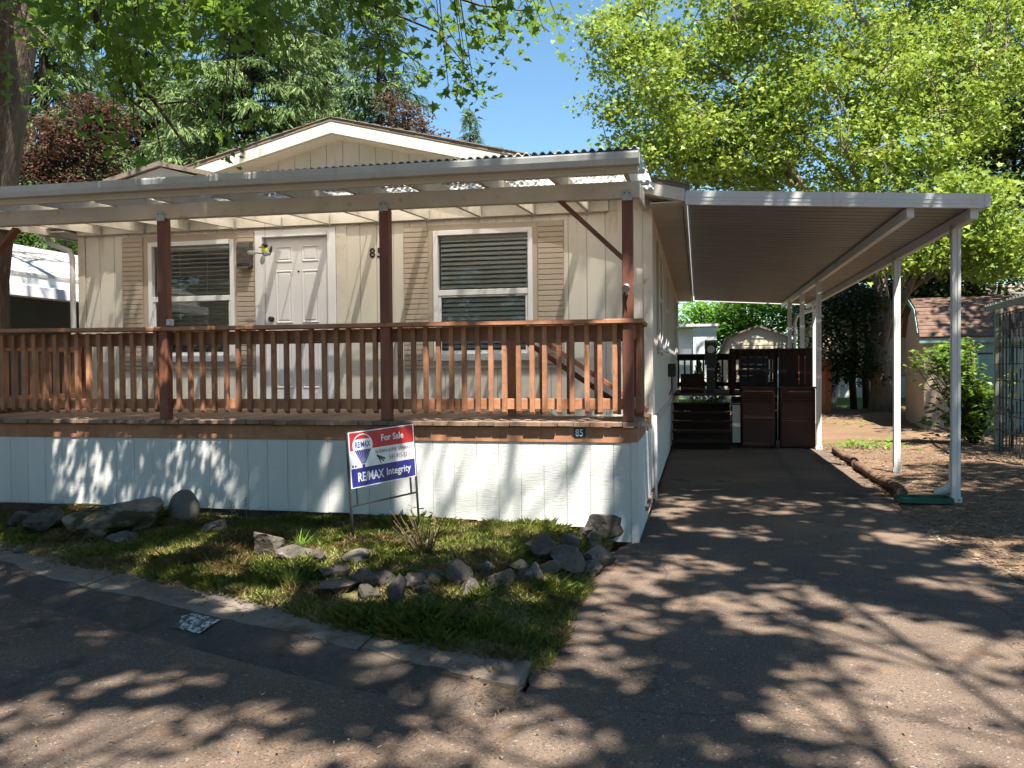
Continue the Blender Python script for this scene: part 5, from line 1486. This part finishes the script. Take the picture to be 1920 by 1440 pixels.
# boughs seen against the firs
for P, ra, rb in (([(150, -40, 6.6), (203, 95, 6.9), (290, 190, 7.1), (325, 240, 7.2), (360, 295, 7.3)], .035, .006), ([(215, 120, 6.9), (235, 180, 7.0), (290, 222, 7.1), (305, 300, 7.2)], .018, .004), ([(300, 195, 7.1), (350, 190, 7.2), (400, 212, 7.3)], .010, .004),
                  ([(560, -30, 7.3), (700, 10, 7.6), (820, 60, 7.7), (880, 130, 7.7)], .016, .004), ([(780, -30, 7.5), (900, 10, 7.7), (980, 20, 7.8), (1030, 60, 7.8)], .014, .004), ([(640, -20, 7.4), (690, 60, 7.6), (760, 100, 7.7), (800, 130, 7.7)], .012, .003)):
    pts = [atD(*q) for q in P]
    MB().tube(pts, [lerp(ra, rb, i / (len(pts) - 1)) for i in range(len(pts))], 6).build('bough', M['bark'], lt)

# ------------------------------------------------------------------ shade trees out of frame (behind and beside the viewpoint)
GAPS = []        # sunlit patches: (point on ground or wall, radius)
for px, py, r in ((1750, 1230, .55), (1830, 1330, .5), (1690, 1180, .35), (430, 1385, .42), (120, 1410, .40), (1010, 1405, .28), (1330, 1130, .30), (1200, 1080, .28), (1300, 1060, .26), (1500, 1120, .28), (880, 1290, .20),
                  (1100, 1110, .3), (470, 1130, .2), (330, 1260, .16), (1540, 1290, .22), (760, 1380, .2), (1130, 1240, .2), (1400, 1000, .3), (1250, 960, .25), (1850, 1020, .4), (1700, 1010, .3), (880, 1020, .3), (620, 1070, .25), (1180, 1160, .22), (1620, 1370, .3), (190, 1175, .12), (300, 1185, .10), (200, 1262, .16), (60, 1315, .18), (250, 1340, .16), (840, 1010, .4), (980, 1000, .4), (760, 1050, .25), (480, 1070, .32), (560, 1060, .25), (900, 1050, .3), (1050, 1000, .3), (300, 1050, .22), (640, 1030, .2), (380, 1030, .15), (980, 1130, .15), (860, 1130, .15), (520, 1120, .16), (700, 1130, .16), (420, 1130, .16), (720, 1240, .14), (560, 1215, .14), (960, 1350, .2)):
    GAPS.append((np.array(onZ(px, py, 0)), r))
for px, py, r in ((230, 870, .34), (290, 860, .3), (170, 880, .26), (350, 880, .24), (830, 890, .3), (880, 880, .34), (950, 870, .34), (1030, 860, .22), (620, 900, .14), (440, 920, .1), (1080, 920, .2), (230, 700, .5), (320, 720, .5), (410, 700, .4), (140, 720, .3), (880, 690, .4), (960, 700, .4), (820, 720, .3), (1120, 880, .2), (290, 560, .3), (1170, 560, .2), (960, 810, .3), (300, 810, .4)):
    GAPS.append((np.array(onY(px, py, YD)), r))
for px in (1335, 1480, 1600, 1740): GAPS.append((np.array(onY(px, 372, 9.1)), .12))
for px, py, r in ((1290, 945, .16), (1380, 935, .12), (1440, 960, .18), (1300, 990, .16), (1640, 950, .16), (1800, 1100, .26), (1880, 1060, .26), (1560, 1180, .16), (1420, 1170, .2), (1100, 1180, .14)):
    GAPS.append((np.array(onZ(px, py, 0)), r))
SU = np.array(SUN)
def gapf(P, rng):
    keep = np.ones(len(P), bool)
    for i, (g, r) in enumerate(GAPS):
        v = P - g; q = v - np.outer(v @ SU, SU)
        ang = np.arctan2(q[:, 1], q[:, 0])
        rr = r * (1.0 + .28 * np.sin(3 * ang + i) + .2 * np.sin(5 * ang + 2.3 * i)) + rng.normal(size=len(P)) * .05 + .05
        keep &= ~(((q * q).sum(1) < rr * rr) & (rng.random(len(P)) > .06))
    return keep
sa = Vector((4.2, -2.6, -.05))
broadleaf('shade_maple', 'broad maple behind the viewpoint shading the driveway', tuple(sa), [sa, sa + Vector((0, 0, 2)), sa + Vector((-.1, .1, 4)), sa + Vector((-.2, .4, 8)), sa + Vector((-.3, .8, 9.6))], [.4, .33, .28, .2, .08],
          [(2.22, 1.57, 9.70, 2.6, 2.4, 0.9, 2), (4.62, 0.57, 10.10, 2.4, 2.2, 1, 1.6), (3.02, 3.97, 9.90, 2.3, 1.8, 0.8, 1.6), (0.62, -0.43, 10.10, 2.2, 1.9, 0.9, 1.6), (4.42, -2.63, 10.90, 3, 2.4, 1.2, 1), (5.62, 3.77, 10.30, 2.2, 2.2, 0.9, 1.4), (3.32, 6.07, 10.10, 1.9, 0.35, 0.4, 0.9)],
          900, 44, .14, M['lmaple'], M['bark'], 51, clr=.29, tm=OVAL, bias=.65, limb_r=.04, gaps=gapf, group='shade trees around the viewpoint', pw=.5)
sb = Vector((-5.2, -2.4, -.05))
broadleaf('shade_maple', 'maple left behind the viewpoint shading the street', tuple(sb), [sb, sb + Vector((0, 0, 2)), sb + Vector((.1, .1, 4)), sb + Vector((.2, .4, 8)), sb + Vector((.3, .8, 9.6))], [.38, .31, .26, .19, .08],
          [(-1.78, 1.97, 9.50, 2.4, 2.2, 0.9, 2), (-4.18, 3.17, 9.70, 2.2, 1.9, 0.9, 1.8), (-1.18, -1.03, 9.90, 2.3, 1.9, 0.9, 1.6), (-3.98, -0.03, 10.10, 2.3, 1.9, 1, 1.4), (-2.58, 4.27, 9.30, 2.1, 1.2, 0.7, 1.5), (0.22, 3.97, 9.40, 1.8, 1.3, 0.7, 1.3), (-2.48, 3.97, 9.50, 4.2, 0.35, 0.4, 2.2)],
          820, 44, .14, M['lmaple'], M['bark'], 52, clr=.29, tm=OVAL, bias=.65, limb_r=.04, gaps=gapf, group='shade trees around the viewpoint', pw=.5)
sc_ = Vector((10.5, 5.5, 0))
broadleaf('shade_maple', 'maple right of the frame shading the bark strewn yard', tuple(sc_), [sc_, sc_ + Vector((0, 0, 2)), sc_ + Vector((-.1, .1, 4)), sc_ + Vector((-.2, .4, 8)), sc_ + Vector((-.3, .8, 9.6))], [.38, .31, .26, .19, .08],
          [(8.02, 6.97, 10.70, 2.6, 2.4, 1, 2), (9.42, 10.87, 10.50, 2.4, 2.4, 1, 1.6), (6.62, 4.57, 10.50, 2, 1.8, 0.9, 1.5), (10.42, 5.87, 11.10, 2.6, 2.4, 1.2, 1.2), (8.82, 15.57, 10.10, 2, 2.4, 1.2, 1.6)],
          640, 40, .16, M['lmaple'], M['bark'], 53, clr=.29, tm=OVAL, bias=.65, limb_r=.04, group='shade trees around the viewpoint', pw=.5)

# unseen trees added around the viewpoint to cut sky light; mirrored in the window glass
for i, (x, y, h, w_, lab) in enumerate(((-17, -13, 11, 5.0, 'unseen leafy tree added across the street, far left behind the viewpoint'), (-8.5, -15, 13, 5.2, 'unseen leafy tree added across the street, left behind the viewpoint'), (0.5, -17, 12, 5.0, 'unseen leafy tree added across the street straight behind the viewpoint'),
                                       (9.5, -15, 13, 5.2, 'unseen leafy tree added across the street, right behind the viewpoint'), (18, -11, 12, 5.0, 'unseen leafy tree added across the street, far right behind the viewpoint'), (20, 1, 12, 5.0, 'unseen leafy tree added beyond the right yard'), (-20, 0, 12, 5.0, 'unseen leafy tree added beyond the neighbour house on the left'))):
    b_ = Vector((x, y, -.1))
    broadleaf('sky_block_tree', lab, tuple(b_), [b_, b_ + Vector((0, 0, 2)), b_ + Vector((.1, 0, 4.5)), b_ + Vector((0, .2, 7)), b_ + Vector((0, .2, h - 1.5))], [.35, .3, .25, .18, .06],
              [(x, y, h * .62, w_, w_ * .8, h * .36, 3), (x - 2.6, y, h * .38, w_ * .6, w_ * .5, h * .24, 1.4), (x + 2.6, y, h * .40, w_ * .6, w_ * .5, h * .26, 1.4)],
              190, 44, .34, M['lmaple'], M['bark'], 600 + i, clr=.75, tm=OVAL, bias=.5, limb_r=.1, group='unseen trees added around the viewpoint')

# ------------------------------------------------------------------ shrubs and small plants
sh = Vector((4.84, 16.7, .03))
shr = thing('rhododendron_shrub', 'glossy leaved shrub in front of the tan shed', 'shrub', tuple(sh))
rng = np.random.default_rng(61); C = []; D = []; st_ = MB()
for i in range(100):
    tip = np.array([gx(1815, 16.7) + rng.normal() * .27, 16.7 + rng.normal() * .3, .35 + rng.random() * 1.5])
    if tip[2] > 1.35: tip[0] -= .25
    st_.tube(curve(tuple(sh), tip, .02, 4, rng, .08), [.016, .013, .010, .008, .004], 5)
    for k in range(16):
        a = rng.random() * 6.28; C.append(tip + rng.normal(size=3) * .05); D.append([math.cos(a), math.sin(a), rng.uniform(-.2, .6)])
    for k in range(10):
        a = rng.random() * 6.28; C.append(tip - np.array([0, 0, .2]) + rng.normal(size=3) * .1); D.append([math.cos(a), math.sin(a), rng.uniform(-.3, .3)])
st_.build('stems', M['darkbark'], shr)
link('foliage', leaf_mesh('foliage', np.array(C), np.full(len(C), .12) * rng.uniform(.7, 1.2, len(C)), OVAL, M['rhodo'], 62, .5, np.array(D)), shr)
for i, (x, lab) in enumerate(((.02, 'small conical shrub behind the deck rail by the house'), (.42, 'small dark shrub behind the meter pedestal'))):
    s_ = thing('potted_shrub', lab, 'shrub', (x, 20.6, slope(20.6)))
    C = []; rg = np.random.default_rng(70 + i)
    for k in range(1500):
        f = rg.random(); a = rg.random() * 6.28; r_ = .26 * (1 - f) ** .6 * math.sqrt(rg.random())
        C.append((x + r_ * math.cos(a), 20.6 + r_ * math.sin(a), .55 + f * 1.05))
    link('foliage', leaf_mesh('foliage', np.array(C), .06, OVAL, M['gmaple'] if i == 0 else M['holly'], 71 + i, .4), s_)
    mb = MB(); mb.tube([(x, 20.6, slope(20.6)), (x, 20.6, .45)], [.16, .21], 12); mb.build('pot', M['darkwood'], s_)

def gpos(px, py, z=.06):
    """point where the view ray meets the bed"""
    p = onZ(px, py, z)
    for k in range(6): p = onZ(px, py, bedz(p.x, p.y))
    return p
# rose bush with bare canes
p = gpos(795, 1040); rose = thing('rose_bush', 'nearly bare rose bush with reddish canes beside the sign', 'bush', tuple(p))
rg = np.random.default_rng(80); mb = MB(); C = []; D = []
for i in range(24):
    d = rg.normal(size=2) * .12; L = rg.uniform(.16, .36)
    tip = np.array([p.x + d[0] * 1.3, p.y + d[1], p.z + L])
    cv = curve((p.x + d[0] * .25, p.y + d[1] * .25, p.z - .01), tip, .03, 4, rg, .08)
    mb.tube(cv, [.006, .005, .004, .003, .002], 5)
    for k in range(rg.integers(1, 5)):
        q = cv[rg.integers(2, 5)]; a = rg.random() * 6.28; C.append(q + rg.normal(size=3) * .01); D.append([math.cos(a), math.sin(a), .4])
mb.build('canes', pm('rose_cane', (.12, .065, .04), (.10, .09, .04), 20, rough=.7), rose)
link('leaves', leaf_mesh('leaves', np.array(C), .035, OVAL, leaf_mat('rose_leaf', (.14, .05, .03), (.12, .2, .04), .3), 81, .5, np.array(D)), rose)
def tuft(name, label, px, py, n, L, w, mat, seed, spread=.6, lean=(0, 0)):
    p = gpos(px, py); t = thing(name, label, 'plant', tuple(p)); rg = np.random.default_rng(seed); mb = MB()
    for i in range(n):
        a = rg.random() * 6.28; l = L * rg.uniform(.6, 1.15); s = spread * rg.uniform(.3, 1)
        d = Vector((math.cos(a) * s + lean[0], math.sin(a) * s + lean[1], 1)).normalized(); sd = Vector((-math.sin(a), math.cos(a), 0))
        b0 = Vector(p) + Vector((rg.normal() * .02, rg.normal() * .02, -.01)); pts = []
        for f in (0, .35, .7, 1): pts.append(b0 + d * l * f + Vector((math.cos(a), math.sin(a), -1.0)) * (.35 * s * l * f * f))
        v = []
        for q, ww in zip(pts, (1, .9, .6, .05)): v += [q - sd * w * ww, q + sd * w * ww]
        mb.add(v, [(0, 1, 3, 2), (2, 3, 5, 4), (4, 5, 7, 6)], True)
    mb.build('leaf_blade', mat, t, fix=False)
    return t
M['tuft'] = leaf_mat('fresh_blade', (.10, .19, .025), (.18, .30, .05), .35, tint=(.3, .45, .05))
tuft('bulb_plant', 'spiky green bulb plant among grass left of the sign', 565, 1025, 34, .17, .005, M['tuft'], 90, .9)
tuft('grass_tuft', 'fresh green tuft between boulder and round stone', 303, 975, 26, .13, .004, M['tuft'], 91, .5)
tuft('broadleaf_weed', 'bright green leafy weed beside the border rocks', 985, 1038, 22, .11, .014, M['tuft'], 92, 1.0)
tuft('broadleaf_weed', 'low green weed at the front edge of the grass bed', 660, 1165, 18, .08, .012, M['tuft'], 93, 1.1)
tuft('grass_clump', 'tall bright grass clump left of the border rocks', 545, 1105, 110, .20, .0028, M['grass'], 94, .7)
for i, (px, py, L_, lab) in enumerate(((400, 985, .30, 'leaning dry stalk left of the dark seed stalk'), (462, 990, .26, 'dark upright seed stalk against white skirting'), (435, 990, .24, 'thin green stalk between two dry stalks'), (1095, 990, .36, 'feathery grass stalk leaning over the border rocks'))):
    p = gpos(px, py); t = thing('weed_stalk', lab, 'weed', tuple(p)); rg = np.random.default_rng(100 + i)
    dx = -.05 if i == 0 else (.10 if i == 3 else .0)
    cv = [Vector(p) + Vector((dx * f * f * 2, 0, L_ * f)) for f in (0, .3, .6, 1)]
    MB().tube(cv, [.003, .0025, .002, .0015], 5).build('stalk', M['straw'], t)
    C = [np.array(cv[3]) * f + np.array(cv[1]) * (1 - f) + rg.normal(size=3) * .006 for f in np.linspace(.4, 1, 18)]
    link('seeds', leaf_mesh('seeds', np.array(C), .02, QUAD, M['litter'] if i == 1 else M['straw'], 101 + i, .3), t)

# ------------------------------------------------------------------ rocks
def rock(name, label, pos, size, seed, mat, rotz=0.0, facets=9, cut=(.62, .88), sub=2, group=None, tilt=0.0, rough_=.06, smooth=False):
    rg = np.random.default_rng(seed)
    bm = bmesh.new(); bmesh.ops.create_icosphere(bm, subdivisions=sub, radius=1.0)
    pl_ = []
    for i in range(facets):
        d = rg.normal(size=3); d /= np.linalg.norm(d); pl_.append((Vector(d), rg.uniform(*cut)))
    rm = Matrix.Rotation(rotz, 3, 'Z') @ Matrix.Rotation(tilt, 3, 'Y')
    for v in bm.verts:
        for d, c in pl_:
            k = v.co.dot(d)
            if k > c: v.co -= d * (k - c)
        v.co *= 1 + rough_ * noise.noise(v.co * 2.3 + Vector((seed, 0, 0)))
        v.co = rm @ Vector((v.co.x * size[0], v.co.y * size[1], v.co.z * size[2]))
    zmin = min(v.co.z for v in bm.verts)
    for v in bm.verts: v.co.z -= zmin * (.66 if size[0] < .3 and not smooth else .72)
    me = bpy.data.meshes.new(name); bm.to_mesh(me); bm.free()
    if smooth: me.polygons.foreach_set('use_smooth', [True] * len(me.polygons))
    me.materials.append(mat); me.update()
    return tag(link(name, me, None, pos), label, 'rock', group)
GRK = 'rocks of the garden border'
def rk(cx, by, w, h, label, seed, dk=False, up_=0.0):
    """cx, base y, width, height in the 1920 px photo"""
    p = gpos(cx, by); s = (Vector(p) - EYE).dot(fw) / F
    hw = w * s / 2; hh = h * s / 2
    rock('border_rock', label, (p.x, p.y + hw * .55, p.z + up_ - .01), (hw * 1.7, hw * 1.4, hh * 1.8), seed, M['rock'], seed * .7, 11, (.36, .72), 3, GRK, rough_=.16)
k = 580; j = 940; q = 1 / 3.31
rocks = [(1820, 250, 170, 175, 'large dark rock against the white skirting at border end', 1), (1725, 165, 100, 70, 'small dark rock on top of border end by skirting', 2), (1712, 250, 120, 105, 'speckled rock left of the large dark end rock', 3),
         (1640, 300, 120, 120, 'lichen grey rock in upper right of border', 4), (1770, 300, 80, 100, 'wedge shaped rock below the speckled rock', 5), (1780, 410, 180, 130, 'pale blocky rock nearest the driveway corner', 6),
         (1738, 445, 115, 85, 'rounded pale stone in front of the blocky rock', 7), (1465, 390, 190, 150, 'tall grey rock with pale tip by the leafy weed', 8), (1585, 450, 150, 160, 'slanting grey rock beside the tall one', 9), (1480, 470, 110, 90, 'squat grey stone below the tall tipped rock', 10),
         (1385, 500, 100, 110, 'upright mottled rock right of border middle', 11), (1320, 530, 120, 90, 'pitted grey rock sunk in grass right of middle', 12), (1275, 450, 140, 80, 'flat dark rock behind the pitted one', 13), (1155, 545, 150, 130, 'broad brownish rock right of the two dark rocks', 14),
         (1085, 460, 110, 70, 'flat topped rock behind the broad brownish rock', 15), (1010, 570, 120, 110, 'dark grey rock in mid border with grass before it', 16), (910, 530, 140, 140, 'right one of two black rocks in border middle', 17), (765, 520, 150, 130, 'left one of two black rocks in border middle', 18),
         (620, 540, 130, 90, 'dark slab left of the black rocks', 19), (520, 640, 150, 140, 'pale grey squarish rock at the front of the border', 20), (470, 530, 150, 80, 'low brown slab behind the pale squarish rock', 21), (340, 520, 150, 90, 'dark rock behind the front left stones', 22),
         (340, 620, 120, 90, 'mossy rock left of the pale squarish rock', 23), (150, 570, 210, 100, 'long flat brown rock at left end of border', 24), (300, 400, 170, 90, 'dark ledge rock near the sign leg', 25), (180, 470, 130, 70, 'thin slab above the long flat brown rock', 26),
         (40, 390, 120, 90, 'mossy rock left of the sign leg', 27), (1650, 400, 90, 80, 'small stone wedged between slanting and blocky rocks', 28), (700, 570, 80, 60, 'small stone under the left black rock', 29), (90, 480, 90, 60, 'half buried stone left of thin slab', 30)]
for cx, by, w, h, lab, sd in rocks: rk(k + cx * q, j + by * q, w * q, h * q, lab, sd)
rk(492, 1045, 55, 42, 'pale mossy rock left of the bulb plant', 41); rk(545, 1055, 48, 30, 'low rock in front of the bulb plant', 42)
rk(78, 994, 70, 36, 'whitish angular stone left of the big boulder', 43); rk(20, 998, 46, 28, 'dark stone at the left edge by skirting', 44); rk(35, 985, 40, 26, 'brown stone behind the left edge stone', 45); rk(230, 1022, 46, 18, 'flat stone at foot of the big boulder', 46); rk(395, 1000, 50, 24, 'low dark stone right of the round boulder', 47); rk(30, 1040, 34, 16, 'reddish brick bit in dirt at left edge', 48)
p = gpos(203, 1015)
rock('boulder', 'big flat topped lichen covered boulder before the skirting', (-4.93, p.y + .30, p.z - .03), (.45, .34, .215), 201, M['boulder'], .12, 14, (.6, .88), 4, None, R(-4), .22)
p = gpos(341, 984)
rock('boulder', 'smooth egg shaped stone standing upright by skirting', (p.x - .03, 6.80, p.z - .02), (.135, .125, .185), 202, M['cobble'], 0, 3, (.9, .97), 4, None, 0, .04, True)

# ------------------------------------------------------------------ grass, chips, litter
rng = np.random.default_rng(300)
GXs, GYs = [p_[0] for p_ in GP], [p_[1] for p_ in GP]
def blades(N, seed, hmul, name, mat, x0=-7.5, x1=-.70, strawy=False):
    rg = np.random.default_rng(seed); P = []; H_ = []
    while len(P) < N:
        x = rg.uniform(x0, x1); f = interp(GXs, GYs, x); y = rg.uniform(f - .03, 7.12)
        m_ = noise.noise(Vector((x * 1.6, y * 1.9, seed))) + .6 * noise.noise(Vector((x * 5, y * 5, seed + 3)))
        if x < -4.6 and y < 6.1: m_ -= .5
        if rg.random() > .5 + m_ * .9: continue
        P.append((x, y, bedz(x, y) - .004)); H_.append(hmul * (.5 + max(0, m_) * .9) * rg.uniform(.5, 1.4))
    P = np.array(P); H_ = np.array(H_); n = len(P)
    a = rg.random(n) * 6.283; sp = rg.uniform(.1, .9, n)
    d = np.stack([np.cos(a) * sp, np.sin(a) * sp, np.ones(n)], 1); d /= np.linalg.norm(d, axis=1)[:, None]
    sd = np.stack([-np.sin(a), np.cos(a), np.zeros(n)], 1) * rg.uniform(.0014, .003, n)[:, None]
    mid = P + d * (H_ * .55)[:, None]; tip = P + d * H_[:, None]; tip[:, :2] += (d[:, :2] * (H_ * .5)[:, None]); tip[:, 2] -= H_ * .18
    V = np.stack([P - sd, P + sd, mid + sd * .8, tip, mid - sd * .8], 1)
    me = bpy.data.meshes.new(name); k = 5
    me.vertices.add(n * k); me.vertices.foreach_set('co', V.reshape(-1).astype(np.float32))
    me.loops.add(n * k); me.loops.foreach_set('vertex_index', np.arange(n * k, dtype=np.int32))
    me.polygons.add(n); me.polygons.foreach_set('loop_start', np.arange(0, n * k, k, dtype=np.int32))
    me.update(calc_edges=True); me.validate(); me.materials.append(mat)
    return link(name, me)
tag(blades(62000, 301, .10, 'grass', M['grass']), 'patchy grass and moss in the garden bed', 'grass', kind='stuff')
tag(blades(46000, 302, .085, 'dry_grass', M['straw']), 'dry yellow grass among the green in the garden bed', 'grass', kind='stuff')
# lawn blades at the back
def flat_scatter(name, N, seed, fn, size, T, mat, label, cat, zoff=.004, bias=.85):
    rg = np.random.default_rng(seed); P = []
    while len(P) < N:
        r_ = fn(rg)
        if r_ is not None: P.append(r_)
    P = np.array(P); P[:, 2] += zoff
    o = link(name, leaf_mesh(name, P, size * rg.uniform(.4, 1.3, N), T, mat, seed, bias))
    return tag(o, label, cat, kind='stuff')
YLx = [(.7, 4.7), (2.2, 3.95), (4.2, 2.85), (5.3, 2.36), (6.38, 2.13), (7.5, 2.04), (8.6, 2.02), (12, 2.17), (17, 2.22)]
def yardz(x, y):
    xl = interp([a for a, b in YLx], [b for a, b in YLx], y); return yz(x, y, 0, max(0, (x - xl) / (16 - xl)))
def f_yard(rg):
    y = 3 + 15 * rg.random() ** 1.3; xl = interp([a for a, b in YLx], [b for a, b in YLx], y); x = xl - .15 + abs(rg.normal()) * 2.2
    if x > 9: return None
    return (x, y, max(yardz(x, y), .0 if x < xl else -9))
CHIP = [(0, -.14), (.9, -.2), (1, .12), (.1, .2)]
flat_scatter('bark_chips', 30000, 310, f_yard, .042, CHIP, M['chip'], 'bark chips and needles scattered over the right yard', 'bark chips', .006, .8)
def f_road(rg):
    x = rg.uniform(-5, 4.5); y = rg.uniform(1.2, 9.5)
    kx = interp([p_[0] for p_ in KP], [p_[1] for p_ in KP], x) if x < -.76 else -9
    if x < -.85 and y > kx - .25: return None
    if y > 7.2 and x < -.4: return None
    if rg.random() > .35 + .5 * noise.noise(Vector((x * 1.2, y * 1.2, 5))): return None
    if x > 2 and y > 5: return None
    return (x, y, -.03 if y < 3.4 else .004)
flat_scatter('leaf_litter', 1500, 311, f_road, .02, CHIP, M['litter'], 'small dry leaf bits and needles on the asphalt', 'leaf litter', .012, .9)
mb = MB(); rg = np.random.default_rng(312)
for i in range(90):
    r_ = None
    while r_ is None: r_ = f_road(rg)
    a = rg.random() * 6.28; L_ = rg.uniform(.02, .09); c = Vector((r_[0], r_[1], r_[2] + .014))
    mb.tube([c, c + Vector((math.cos(a), math.sin(a), .05)) * L_ * .5, c + Vector((math.cos(a + .3), math.sin(a + .3), 0)) * L_], [.0025, .002, .0015], 4)
tag(mb.build('twig_litter', M['litter']), 'tiny fallen twigs scattered on the asphalt', 'twigs', kind='stuff')
def f_kerb(rg):
    u = rg.uniform(.3, .999); p_ = poly_at(KP, u); l = -.45 + abs(rg.normal()) * .5 + rg.normal() * .05
    x, y = p_.x + kn.x * l, p_.y + kn.y * l
    if noise.noise(Vector((x * 1.3, y * 1.3, 11))) < rg.uniform(-.35, .5): return None
    z = .018 if l < -.05 else (.012 - .2 * max(0, l - .02) if l < .3 else -.052)
    return (x, y, max(z, -.052))
flat_scatter('needle_litter', 5200, 314, f_kerb, .045, [(0, -.02), (1, -.015), (1, .015), (0, .02)], M['litter'], 'brown needles and debris drifted along the kerb', 'leaf litter', .010, .93)
def f_bed(rg):
    x = rg.uniform(-7.5, -.85); f = interp(GXs, GYs, x); y = f - .3 + abs(rg.normal()) * .5
    return (x, y, max(bedz(x, y), .016) if y > f else .018)
flat_scatter('bed_litter', 2500, 313, f_bed, .03, CHIP, M['litter'], 'dead leaves along the edge of the grass bed', 'leaf litter', .01, .8)
for i, (px, py, lab) in enumerate(((1590, 800, 'light green weeds in bare dirt by the far post'), (1625, 835, 'spreading weed patch between the carport posts'))):
    p = onZ(px, py, .05); t = thing('weed_patch', lab, 'weed', tuple(p)); rg = np.random.default_rng(320 + i)
    C = np.array(p) + rg.normal(size=(160, 3)) * np.array([.35, .3, .03]); C[:, 2] = .05 + np.abs(C[:, 2] - p.z) * 1.5
    link('leaves', leaf_mesh('leaves', C, .09, OVAL, M['tuft'], 321 + i, .5), t)
